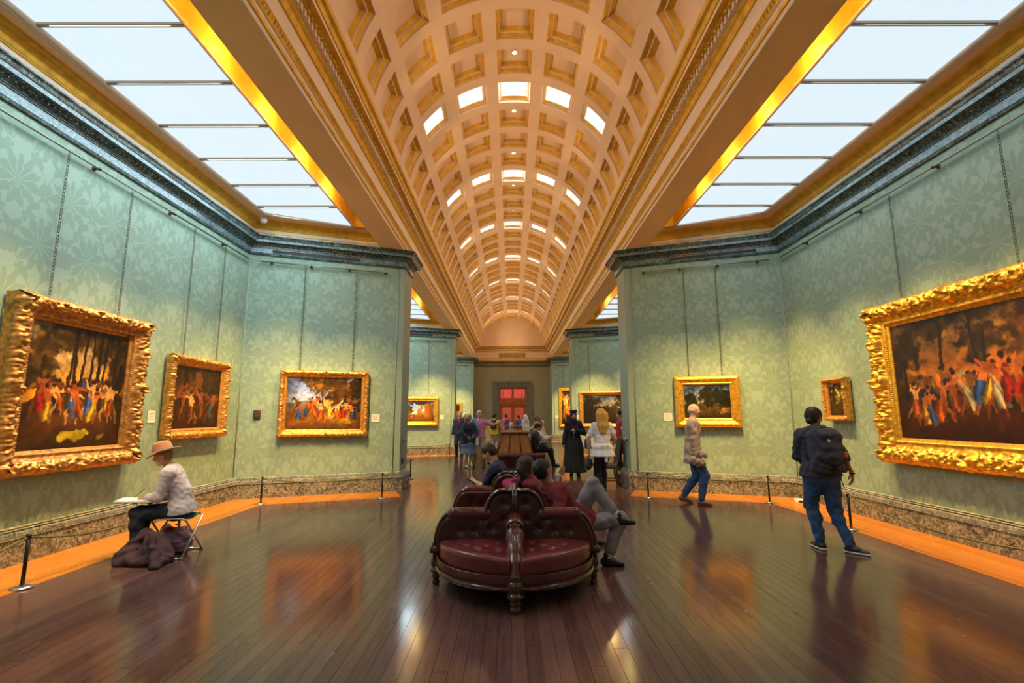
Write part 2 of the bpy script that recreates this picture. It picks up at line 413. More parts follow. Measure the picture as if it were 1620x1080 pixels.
def floor_mat(name, a, b, rough, width, spec=.5, coat=0., axis=0):
    t = NT(name); p = t.pos(); x, y, _ = t.sep(p)
    ix = t.math('FLOOR', t.math('DIVIDE', x if axis == 0 else y, width), 0)
    wn = t.node('ShaderNodeTexWhiteNoise', noise_dimensions='1D'); t.l.new(ix, wn.inputs['W'])
    st = t.comb(t.math('MULTIPLY', x, 40.), t.math('MULTIPLY', y, 2.2), ix)
    g = t.noise(st, 1., 5, .6); sc = t.noise(t.comb(t.math('MULTIPLY', x, 9.), t.math('MULTIPLY', y, 1.2), 0.), 1., 4, 1.5)
    big = t.noise(p, .55, 3)
    f = t.math('ADD', t.math('MULTIPLY', wn.outputs[0], .35), t.math('MULTIPLY', g, .5))
    c = t.ramp(f, [(.2, a), (.75, b)]); c = t.mix(t.math('MULTIPLY', big, .4), c, tuple(q*.6 for q in a))
    rg = t.math('ADD', rough, t.math('MULTIPLY', t.math('SUBTRACT', t.noise(p, 1.7, 5), .45), .14))
    rg = t.math('ADD', rg, t.math('MULTIPLY', t.math('GREATER_THAN', sc, .66), .12))
    t.set(c, rg, spec=spec, coat=coat); t.bump(t.math('ADD', g, t.math('MULTIPLY', t.noise(p, 14., 2), .6)), .035, .004)
    return t
floor_mat('floor_wood', (.10, .046, .040), (.21, .105, .088), .14, .1, .6)
floor_mat('border_wood', (.52, .17, .015), (.72, .29, .035), .25, .12, .4)
plain('floor_gap', (.012, .007, .005), .6, var=0)
plain('leather', (.105, .018, .016), .24, var=.25, scale=5, bump=.25, bscale=90, spec=.6)
plain('leather_seat', (.15, .026, .028), .23, var=.2, scale=4, bump=.3, bscale=70, spec=.6)
plain('leather_dark', (.062, .014, .011), .26, var=.2, scale=5, bump=.2, bscale=90, spec=.5)
plain('mahogany', (.055, .017, .010), .22, var=.3, scale=9, spec=.6, coat=.4)
plain('oak', (.33, .115, .02), .35, var=.25, scale=12, spec=.5)
plain('oak_dark', (.17, .055, .012), .35, var=.25, scale=12, spec=.5)
plain('door_wood', (.46, .10, .025), .3, var=.2, scale=6, spec=.5)
plain('black_metal', (.018, .013, .012), .35, .5, 0)
plain('steel', (.55, .55, .55), .25, .9, 0)
plain('chrome', (.85, .85, .86), .1, 1., 0)
plain('brass_rail', (.30, .31, .24), .3, .8, .1)
plain('rust', (.12, .05, .03), .5, .6, .2)
plain('chain', (.10, .085, .075), .45, .7, .1)
plain('rope', (.13, .13, .05), .8, var=.2, scale=90)
plain('paper', (.82, .78, .72), .8, var=.02)
plain('ink', (.18, .17, .16), .8, var=0)
plain('dark_box', (.06, .025, .02), .5, var=.1)
plain('white_plastic', (.75, .76, .78), .4, var=.03)
plain('vent_black', (.010, .010, .012), .6, var=0)
plain('red_wall', (.62, .08, .07), .7, var=.08)
plain('white_paint', (.85, .82, .78), .6, var=.03)
t = NT('glass'); t.set((.9, .95, .95), .03, spec=.5); t.b.inputs['Transmission Weight'].default_value = .95; t.b.inputs['IOR'].default_value = 1.02
t = NT('painted'); a = t.node('ShaderNodeVertexColor'); a.layer_name = 'paint'; t.set(a.outputs[0], .38, spec=.4); t.bump(t.noise(t.obj(), 60, 3), .1, .002)
def skin(name, c):
    t = NT(name); n = t.noise(t.obj(), 14, 3); t.set(t.ramp(n, [(.3, tuple(x*.88 for x in c)), (.7, tuple(min(1, x*1.08) for x in c))]), .5, spec=.4)
    t.b.inputs['Subsurface Weight'].default_value = .08; t.b.inputs['Subsurface Radius'].default_value = (.02, .008, .004)
skin('skin', (.58, .32, .21)); skin('skin_pink', (.62, .33, .25)); skin('skin_tan', (.42, .22, .12)); skin('skin_brown', (.28, .14, .075))
plain('lip', (.35, .10, .08), .4, var=0); plain('eye_white', (.8, .78, .74), .2, var=0); plain('iris', (.03, .02, .015), .15, var=0)
def hairmat(name, c):
    t = NT(name); x, y, z = t.sep(t.obj()); n = t.noise(t.comb(t.math('MULTIPLY', x, 160.), t.math('MULTIPLY', y, 160.), t.math('MULTIPLY', z, 14.)), 1., 3)
    t.set(t.ramp(n, [(.3, tuple(q*.55 for q in c)), (.7, c)]), .45, spec=.4); t.bump(n, .5, .006)
for n_, c_ in dict(hair_black=(.018, .013, .011), hair_brown=(.05, .024, .013), hair_blonde=(.75, .42, .10), hair_fair=(.42, .26, .12), hair_grey=(.55, .52, .48), hair_auburn=(.14, .055, .022), hair_copper=(.40, .16, .05)).items(): hairmat(n_, c_)
for n_, c_ in dict(c_white=(.72, .70, .74), c_offwhite=(.66, .60, .54), c_lilac=(.62, .57, .66), c_navy=(.022, .028, .07), c_jeans=(.035, .085, .22), c_jeans_dark=(.02, .028, .06), c_black=(.012, .011, .013),
                   c_charcoal=(.03, .028, .032), c_maroon=(.17, .012, .022), c_magenta=(.36, .025, .13), c_grey=(.27, .24, .28), c_pink=(.62, .22, .42), c_blue=(.16, .30, .60), c_khaki=(.42, .33, .24),
                   c_taupe=(.36, .28, .25), c_yellow=(.60, .45, .02), c_purple=(.22, .06, .16), c_beige=(.50, .38, .24), c_plum=(.06, .028, .042), c_denim_lt=(.14, .21, .36), c_red=(.45, .03, .03), c_green=(.03, .16, .12),
                   c_slate=(.045, .045, .075), c_orange=(.7, .2, .02), c_handbag=(.09, .12, .27), c_sky=(.35, .38, .55)).items(): cloth(n_, c_)
t = NT('felt'); n = t.noise(t.obj(), 30, 3); t.set(t.ramp(n, [(.3, (.46, .20, .085)), (.7, (.58, .27, .13))]), .9, sheen=.3)
plain('shoe_black', (.012, .011, .011), .3, var=0, spec=.5); plain('shoe_brown', (.17, .07, .03), .35, var=.1, spec=.5); plain('shoe_tan', (.45, .30, .2), .5, var=.1); plain('sole_white', (.8, .8, .8), .5, var=0)
plain('plastic_bag', (.30, .16, .27), .25, var=.35, scale=18, bump=.4, bscale=30, spec=.7)
# ================================================================ structure
def side_path(off=0):
    P = [(HW, YBACK), (HW, bay(-1)['c1']), (HP, bay(-1)['p1'])]
    for k in (0, 1, 2):
        b = bay(k); P += [(HP, b['p0']), (HW, b['c0']), (HW, b['c1']), (HP, b['p1'])]
    return P+[(HP, YEND)]
def offset_path(P, o):
    """offset a half-plan path towards the room by o, mitred"""
    out = []; P = [Vector(p) for p in P]
    for i, p in enumerate(P):
        n = []
        if i > 0: d = (p-P[i-1]).normalized(); n.append(Vector((-d.y, d.x)))
        if i < len(P)-1: d = (P[i+1]-p).normalized(); n.append(Vector((-d.y, d.x)))
        m = (n[0]+n[-1]).normalized(); out.append(p+m*(o/max(m.dot(n[0]), .3)))
    return out
def sweep(name, path, prof, mats, mi, sgn, parent=None, kind='structure', label=None, smooth=False):
    """prof: list of (offset, z); mi: material index per profile segment"""
    rows = []
    for o, z in prof: rows.append([(CX+sgn*p.x, p.y, z) for p in offset_path(path, o)])
    n = len(path); V = [v for r in rows for v in r]; Fc = []; I = []; uv = []
    for j in range(len(prof)-1):
        for i in range(n-1):
            f = (j*n+i, j*n+i+1, (j+1)*n+i+1, (j+1)*n+i); Fc.append(f if sgn > 0 else f[::-1]); I.append(mi[j])
    o = ob(name, V, Fc, mats, parent, I)
    if parent is None: tag(o, label, None, None, kind)
    return o
SIDE = {-1: 'left', 1: 'right'}
def wall_seg(sgn, a, b, mat, name, label, z0=.39, z1=ZC0+.05, th=.12):
    a = Vector(a); b = Vector(b); d = (b-a); L = d.length; d.normalize(); n = Vector((d.y, -d.x))*th   # outward
    q = [a, b, b+n, a+n]; V = [(CX+sgn*p.x, p.y, z) for z in (z0, z1) for p in q]
    Fc = [(0, 1, 5, 4), (1, 2, 6, 5), (2, 3, 7, 6), (3, 0, 4, 7), (0, 3, 2, 1), (4, 5, 6, 7)]
    uv = []
    for f in Fc:
        for i in f:
            p = q[i % 4]; uv.append(((p-a).dot(d)+.05, (z0, z1)[i//4]))
    o = ob(name, V, Fc, mat, None, None, False, uv)
    if mat == 'damask': o.data.update()
    return tag(o, label, None, None, 'structure')
floor = empty('floor', kind='structure', label='polished dark brown plank floor of the gallery')
# floor slab
MB().box((CX, (YEND+YBACK)/2, -.06), (2*HW+.4, YEND-YBACK+.4, .08)).build('slab', 'floor_gap', floor)
for s in (-1, 1):
    nm = 'wall_'+SIDE[s]; sd = SIDE[s]
    b = bay(-1)
    wall_seg(s, (HW, YBACK), (HW, b['c1']), 'damask', nm, 'green damask wall behind the viewpoint, '+sd)
    wall_seg(s, (HW, b['c1']), (HS, b['s1']), 'damask', nm, 'slanting green damask wall behind the viewpoint, '+sd)
    for k in (0, 1, 2):
        b = bay(k); nx = bay(k+1); w_ = ('nearest', 'second', 'farthest')[k]
        pb = bay(k-1)
        wall_seg(s, (HS, b['s0']), (HW, b['c0']), 'damask', nm, 'slanting damask wall at the start of the %s %s bay' % (w_, sd))
        wall_seg(s, (HW, b['c0']), (HW, b['c1']), 'damask', nm, 'long green damask wall of the %s bay on the %s' % (w_, sd))
        wall_seg(s, (HW, b['c1']), (HS, b['s1']), 'damask', nm, 'slanting green damask wall closing the %s bay on the %s' % (w_, sd))
    # plain painted pier ends
    for k in (-1, 0, 1, 2):
        b = bay(k); n_ = bay(k+1); y1 = n_['p0'] if k < 2 else YEND
        P = [(HS, b['s1']), (HP, b['p1']), (HP, y1)]+([(HS, n_['s0'])] if k < 2 else [(HP+.25, YEND)])
        V = [(CX+s*x, y, z) for z in (.39, ZC0+.05) for x, y in P]; n = len(P)
        Fc = [(i, i+1, n+i+1, n+i) for i in range(n-1)]+[(n-1, 0, n, 2*n-1)]+[tuple(range(n))[::-1], tuple(range(n, 2*n))]
        tag(ob('wall_%s' % SIDE[s], V, Fc, 'green_paint'), 'plain green painted pier end, %s side, number %d along the hall' % (SIDE[s], k+2), kind='structure')
    path = side_path()
    sweep('baseboard_'+SIDE[s], path, [(.0, .0), (.07, .0), (.07, .27), (.06, .285), (.0, .285)], ['plinth_marble'], [0]*4, s, label='veined brown marble plinth along the %s walls' % SIDE[s])
    sweep('trim_%d' % (1 if s < 0 else 2), path,
          [(.0, .275), (.085, .28), (.085, .292), (.07, .30), (.072, .318), (.06, .322), (.06, .342), (.045, .348), (.046, .366), (.03, .374), (.03, .388), (.012, .395), (.0, .40)],
          ['rail_marble', 'cornice_marble'], [1, 0, 1, 0, 1, 0, 0, 1, 0, 1, 0, 0], s, label='moulded grey marble rail above the %s plinth' % SIDE[s])
    # marble cornice
    cor = sweep('trim_%d' % (3 if s < 0 else 4), path,
          [(.0, 4.955), (.035, 4.96), (.04, 4.985), (.025, 5.0), (.03, 5.005), (.035, 5.10), (.05, 5.105), (.05, 5.12), (.065, 5.125), (.065, 5.14), (.08, 5.145), (.12, 5.185), (.13, 5.19),
           (.19, 5.195), (.195, 5.245), (.21, 5.25), (.22, 5.29), (.25, 5.31), (.25, 5.33), (.0, 5.33)],
          ['cornice_marble', 'frieze_marble'], [0, 0, 0, 1, 1, 0, 0, 1, 0, 0, 0, 0, 0, 1, 1, 0, 0, 0, 0], s, label='dark green marble cornice along the %s walls' % SIDE[s])
    # carved eggs of the cornice, one joined part
    eg = MB(); P2 = offset_path(path, .108)
    for i in range(len(P2)-1):
        a, c = P2[i], P2[i+1]; L = (c-a).length
        if a.y > 22 or L < .3 or c.y < 1: continue
        m = int(L/.075)
        for j in range(m):
            p = a+(c-a)*((j+.5)/m)
            eg.add([(CX+s*p.x+dx, p.y+dy, 5.165+dz) for dx, dy, dz in ((.024, 0, 0), (-.024, 0, 0), (0, .024, 0), (0, -.024, 0), (0, 0, .022), (0, 0, -.022))],
                   [(0, 2, 4), (2, 1, 4), (1, 3, 4), (3, 0, 4), (2, 0, 5), (1, 2, 5), (3, 1, 5), (0, 3, 5)], 0, True)
    e_ = eg.build('egg_moulding', 'cornice_marble', cor); e_['kind'] = 'stuff'
    # dark air slots in the cornice of the slanting walls
    for k in (0, 1):
        b = bay(k); d = Vector((HS-HW, b['s1']-b['c1'])).normalized(); a = Vector((HW, b['c1']))
        for t0, t1 in ((.42, 2.2),):
            p = a+d*(t0+t1)/2+Vector((-d.y, d.x))*.036
            v_ = MB(); ang = math.atan2(d.y, d.x*s) if s > 0 else math.atan2(d.y, -d.x)
            ang = math.atan2(d.y, s*d.x)
            v_.box((CX+s*p.x, p.y, 5.05), (t1-t0, .012, .062), ang); v_.build('air_slot', 'vent_black', cor)
    # beads: dark corner seams and fabric edges
    sm = MB()
    for k in (0, 1, 2):
        b = bay(k)
        for x, y in ((HW-.006, b['c1']-.006), (HW-.006, b['c0']+.006), (HS, b['s1']-.006), (HS, b['s0']+.006)):
            sm.tube([(CX+s*x, y, .39), (CX+s*x, y, ZC0)], .014, 6)
    tag(sm.build('trim_%d' % (5 if s < 0 else 6), 'green_paint'), 'thin painted beads edging the damask on the %s' % SIDE[s], kind='structure')
# end wall, back wall
def endwall():
    D0, D1, DH = CX-.88, CX+.92, 3.5
    m = MB()
    for x0, x1, z0, z1 in ((CX-HP-.2, D0, 0, ZC0), (D1, CX+HP+.2, 0, ZC0), (D0, D1, DH, ZC0)):
        m.box(((x0+x1)/2, YEND+.1, (z0+z1)/2), (x1-x0, .2, z1-z0))
    e = m.build('wall_far', 'olive_paint'); tag(e, 'olive painted end wall with the doorway', kind='structure')
    tag(MB().box((CX, YEND-.03, 5.155), (2*HP, .06, .35)).box((CX, YEND-.07, 5.28), (2*HP, .14, .1)).box((CX, YEND-.06, 5.0), (2*HP, .06, .04)).build('trim_7', 'door_marble'), 'dark marble cornice across the end wall', kind='structure')
    tag(MB().box((CX, YEND+.05, 5.85), (2*HP, .1, 1.04)).build('wall_far', 'cream'), 'cream frieze band above the end wall cornice', kind='structure')
    g = MB()
    for z, d, h in ((5.37, .06, .05), (5.5, .04, .03), (5.98, .06, .05), (6.1, .12, .06), (6.2, .2, .05), (6.3, .24, .06)): g.box((CX, YEND-d/2, z), (2*HP, d, h))
    tag(g.build('trim_8', 'gilt'), 'gilded mouldings across the end wall below the lunette', kind='structure')
    # lunette
    n = 40; V = [(CX, YEND, VZ)]; Fc = []
    for i in range(n+1):
        a = PI*i/n; V.append((CX+(VR+.2)*math.cos(a), YEND, VZ+(VR+.2)*math.sin(a)))
    for i in range(n): Fc.append((0, i+1, i+2))
    tag(ob('wall_far', V, Fc, 'cream'), 'plain golden lunette at the far end of the vault', kind='structure')
    # inscribed plaque
    pl = empty('inscription_panel', (CX, YEND-.06, 5.74), label='dark inscribed panel on the cream frieze above the far door', cat='plaque')
    MB().box((0, 0, 0), (1.78, .05, .27), bev=.01).build('panel', 'door_marble', pl)
    f_ = MB(); f_.box((0, -.03, .12), (1.78, .02, .025)); f_.box((0, -.03, -.12), (1.78, .02, .025)); f_.build('border', 'gilt', pl)
    ch = MB()
    for i in range(15):
        x = -.74+i*.105
        for j in range(2): ch.box((x, -.028, .035-.075*j), (.06 if (i*7+j*3) % 4 else .03, .006, .04))
    ch.build('lettering', 'gilt', pl)['kind'] = 'stuff'
    # small painted mark beside the door
    a = at_y(841, 607.5, YEND-.005); mk = MB()
    mk.box((a.x-.04, YEND-.004, a.z), (.22, .008, .03), ry=.12); mk.box((a.x+.06, YEND-.004, a.z+.06), (.16, .008, .025), ry=.5); mk.box((a.x+.06, YEND-.004, a.z-.05), (.16, .008, .025), ry=-.35)
    tag(mk.build('wall_mark', 'white_paint'), 'small pale arrow mark high on the end wall beside the door', 'sign')
    # doorcase
    dc = MB()
    for (w0, w1, dep) in ((0, .08, .05), (.08, .30, .09), (.30, .42, .14)):
        x0, x1, z1 = D0-w0, D1+w0, DH+w0
        dc.box((D0-(w0+w1)/2, YEND-dep/2, (DH+w0)/2), (w1-w0, dep, DH+w0)); dc.box((D1+(w0+w1)/2, YEND-dep/2, (DH+w0)/2), (w1-w0, dep, DH+w0))
        dc.box(((D0+D1)/2, YEND-dep/2, DH+(w0+w1)/2), (D1-D0+2*w1, dep, w1-w0))
    tag(dc.build('trim_9', 'door_marble'), 'broad dark marble surround of the far door', kind='structure')
    # double door with panes
    dr = empty('door_1', (0, 0, 0), label='glazed red-brown double door in the far wall', kind='structure')
    cxm = (D0+D1)/2; y = YEND+.1
    MB().box((D0+.04, y, DH/2), (.08, .14, DH)).box((D1-.04, y, DH/2), (.08, .14, DH)).box((cxm, y, DH-.05), (D1-D0, .14, .1)).box((cxm, y, 2.56), (D1-D0-.16, .12, .46)).build('door_frame', 'door_wood', dr)
    for s in (-1, 1):
        c = cxm+s*.41; lf = MB()
        for x in (c-.36, c+.36): lf.box((x, y, 1.165), (.11, .06, 2.33))
        for z, h in ((.2, .4), (2.24, .18), (1.0, .12)): lf.box((c, y, z), (.72, .06, h))
        L = lf.build('door_leaf', 'door_wood', dr)
        MB().box((c, y, 1.63), (.62, .012, 1.15)).build('pane', 'glass', L); MB().box((c, y, .68), (.62, .012, .56)).build('pane', 'glass', L)
        MB().tube([(c-s*.36, y-.05, .9), (c-s*.36, y-.08, 1.0), (c-s*.36, y-.05, 1.1)], .012, 6).build('handle', 'frame_gold', L)
        MB().box((c, y, 3.10), (.66, .012, .62)).build('fanlight_pane', 'glass', dr)
    MB().box((cxm, y, 1.7), (.16, .10, 3.4)).build('mullion', 'door_wood', dr)
    # room beyond
    Y2 = YEND+9
    tag(MB().box((cxm, YEND+4.6, -.03), (6, 9, .06)).build('floor', 'border_wood'), 'wooden floor of the red room beyond the door', kind='structure')
    r = MB(); r.box((cxm-3, YEND+4.6, 3), (.1, 9, 6)); r.box((cxm+3, YEND+4.6, 3), (.1, 9, 6))
    r.box((cxm-1.9, Y2, 3), (2.2, .1, 6)); r.box((cxm+1.9, Y2, 3), (2.2, .1, 6)); r.box((cxm, Y2, 4.6), (1.7, .1, 2.8))
    tag(r.build('wall_beyond', 'red_wall'), 'crimson walls of the room beyond the door', kind='structure')
    tag(MB().box((cxm, YEND+4.6, 6.02), (6, 9, .05)).box((cxm, Y2-.12, 4.3), (5.8, .14, .28)).build('ceiling', 'white_paint'), 'white ceiling and cornice of the room beyond', kind='structure')
    tag(MB().box((cxm, YEND+10.5, 2.5), (3, .05, 5)).build('wall_beyond', 'oak'), 'wooden panelling glimpsed through the far arch', kind='structure')
    tag(MB().box((cxm-1.5, Y2-.1, 1.6), (2.9, .08, 3.2)).box((cxm+1.5, Y2-.1, 1.6), (2.9-.0, .08, 3.2)).build('wall_beyond', 'door_wood'), 'dark wooden screen in the red room', kind='structure')
    point('beyond_lamp', (cxm, YEND+4.5, 5.2), 420, (1, .82, .6), .3); point('beyond_lamp', (cxm, YEND+9.9, 3.6), 60, (.9, .95, 1), .2)
endwall()
tag(MB().box((CX, YBACK-.1, 4.2), (2*HW+.4, .2, 8.6)).build('wall_back', 'damask'), 'wall behind the viewpoint', kind='structure')

# ---------------------------------------------------------------- nave beams and entablature
for s in (-1, 1):
    tag(MB().box((CX+s*(SO+HP)/2, (YEND+YBACK)/2, 5.70), (SO-HP, YEND-YBACK, .74)).build('ceiling', 'cream_warm_bounce'), 'broad cream beam along the %s of the vault' % SIDE[s], kind='structure')
    P = [(HP, YBACK), (HP, YEND)]
    ent = sweep('trim_%d' % (9+s), P,
        [(.0, 5.325), (.015, 5.325), (.015, 5.385), (.03, 5.39), (.04, 5.42), (.02, 5.425), (.02, 5.50), (.035, 5.505), (.055, 5.56), (.06, 5.60), (.02, 5.63), (.01, 5.64), (.01, 5.90), (.03, 5.91), (.06, 5.97), (.095, 6.0), (.10, 6.01),
         (.10, 6.10), (.165, 6.135), (.175, 6.14), (.255, 6.145), (.255, 6.195), (.27, 6.20), (.295, 6.255), (.305, 6.26), (.335, 6.275), (.35, 6.30), (.345, 6.33), (.325, 6.345), (.22, 6.345)],
        ['cream_pale', 'gilt', 'cream'], [0, 0, 1, 1, 1, 0, 0, 1, 1, 1, 1, 0, 1, 1, 1, 1, 1, 1, 1, 1, 0, 1, 1, 1, 1, 1, 1, 1, 2], s, label='cream and gilt entablature along the %s side of the vault' % SIDE[s])
    dn = MB(); eg = MB(); N = int((YEND-1)/.098)
    for i in range(N):
        y = 1+i*.098
        dn.box((CX+s*(HP-.125), y, 6.055), (.06, .05, .085))
        if y < 22:
            p = (CX+s*(HP-.155), y+.05, 6.118)
            eg.add([(p[0]+a, p[1]+b_, p[2]+c) for a, b_, c in ((.034, 0, 0), (-.034, 0, 0), (0, .038, 0), (0, -.038, 0), (0, 0, .03), (0, 0, -.03))],
                   [(0, 2, 4), (2, 1, 4), (1, 3, 4), (3, 0, 4), (2, 0, 5), (1, 2, 5), (3, 1, 5), (0, 3, 5)], 0, True)
    d_ = dn.build('dentils', 'cream_pale', ent); d_['kind'] = 'stuff'; e_ = eg.build('egg_moulding', 'gilt', ent); e_['kind'] = 'stuff'
    lf = MB()                                             # small gilt leaves on the architrave
    for i in range(int(24/.06)):
        y = 1+i*.06; x = CX+s*(HP-.058)
        lf.add([(x, y-.024, 5.60), (x, y+.024, 5.60), (x-s*.022, y, 5.56), (x+s*.004, y, 5.515)], [(0, 1, 2), (0, 2, 3), (1, 3, 2)], 0)
    l_ = lf.build('leaf_moulding', 'gilt', ent); l_['kind'] = 'stuff'

# ---------------------------------------------------------------- barrel vault with coffers
vault = empty('ceiling', (CX, 0, VZ), kind='structure', label='coffered cream and gilt barrel vault over the hall')
K0, K1 = -8, 26
AST, AOP, YOP = R(23), .33/VR, .33
def vp(a, r, y): return (r*math.sin(a), y, r*math.cos(a))
def shell():
    ab = []
    for c in range(-3, 4): ab += [(c*AST-AOP, 1), (c*AST+AOP, 0)]
    A0 = R(82.2); al = [(-A0, 0)]+ab+[(A0, 0)]
    V = []; Fc = []
    def patch(a0, a1, y0, y1, n):
        for i in range(n):
            p, q = a0+(a1-a0)*i/n, a0+(a1-a0)*(i+1)/n; k = len(V)
            V.extend([vp(p, VR, y0), vp(q, VR, y0), vp(q, VR, y1), vp(p, VR, y1)]); Fc.append((k, k+1, k+2, k+3))
    ys = 9.42+ROW*K0-YOP
    patch(-A0, A0, YBACK, ys, 48)
    for k in range(K0, K1+1):
        y = 9.42+ROW*k
        for i in range(len(al)-1):
            if not al[i][1]: patch(al[i][0], al[i+1][0], y-YOP, y+YOP, 4 if i in (0, len(al)-2) else 3)
        patch(-A0, A0, y+YOP, (y+ROW-YOP) if k < K1 else YEND, 48)
    o = ob('rib_shell', V, Fc, 'cream', vault); bm = bmesh.new(); bm.from_mesh(o.data); bmesh.ops.remove_doubles(bm, verts=bm.verts, dist=1e-4); bm.to_mesh(o.data); bm.free()
    o.data.polygons.foreach_set('use_smooth', np.ones(len(o.data.polygons), dtype=bool))
shell()
def coffer_mesh(name, steps, mats, panel=True, nseg=6):
    """steps: (inset, depth, material index of the face leading to it)"""
    V = []; Fc = []; I = []; rings = []
    for ins, dep, mi in steps:
        a = AOP-ins/VR; y = YOP-ins; r = VR+dep; ring = []
        for i in range(nseg+1): ring.append(vp(-a+2*a*i/nseg, r, -y))
        for i in range(nseg+1): ring.append(vp(a-2*a*i/nseg, r, y))
        rings.append(ring)
    n = len(rings[0])
    for ring in rings: V += ring
    for j in range(1, len(rings)):
        for i in range(n):
            i2 = (i+1) % n; Fc.append(((j-1)*n+i, (j-1)*n+i2, j*n+i2, j*n+i)); I.append(steps[j][2])
    if panel:
        b = (len(rings)-1)*n
        for i in range(nseg): Fc.append((b+i, b+i+1, b+n-2-i, b+n-1-i)); I.append(0)
    return mesh_from(name, V, Fc, mats, I)
cof = coffer_mesh('coffer', [(0, 0, 0), (0, .035, 0), (.042, .085, 1), (.062, .085, 0), (.066, .11, 0), (.112, .175, 1), (.116, .165, 0)], ['cream', 'gilt'])
win = coffer_mesh('skylight_coffer', [(0, 0, 0), (.02, .03, 0), (.035, .045, 1), (.055, .05, 0), (.075, .09, 1), (.08, .105, 1)], ['cream_pale', 'gilt'], False)
pan = []
for k_ in range(1):
    V = []; n = 6; a = AOP-.078/VR; y = YOP-.078
    for i in range(n+1): V += [vp(-a+2*a*i/n, VR+.10, -y), vp(-a+2*a*i/n, VR+.10, y)]
    pan = mesh_from('pane', V, [(2*i, 2*i+2, 2*i+3, 2*i+1) for i in range(n)], 'vault_window')
lampme = MB().lathe([(.0, -.03), (.05, -.03), (.062, -.02), (.066, .0), (.066, .02)], n=16).mesh('lamp_ring', 'cream_pale')
bulbme = MB().lathe([(.0, -.045), (.03, -.04), (.044, -.03), (.046, -.02)], n=14).mesh('bulb', 'lamp_glow')
for k in range(K0, K1+1):
    y = 9.42+ROW*k
    for c in range(-3, 4):
        isw = (k % 4 == 0) and abs(c) <= 2
        o = inst('skylight_coffer' if isw else 'coffer', win if isw else cof, vault, (0, y, 0), (0, c*AST, 0))
        if isw: inst('pane', pan, o)
    if k % 4 in (1, 3) and -2 < k < 20:
        nth = ('first', 'second', 'third', 'fourth', 'fifth', 'sixth')[(k+1)//4]
        L = empty('vault_downlight', (CX, y-.06, VZ+VR+.165), label='small glowing downlight in the crown coffer just %s the %s full row of vault windows' % ('beyond' if k % 4 == 1 else 'before', nth), cat='lamp', group='downlights along the crown of the vault')
        inst('ring', lampme, L); inst('bulb', bulbme, L)

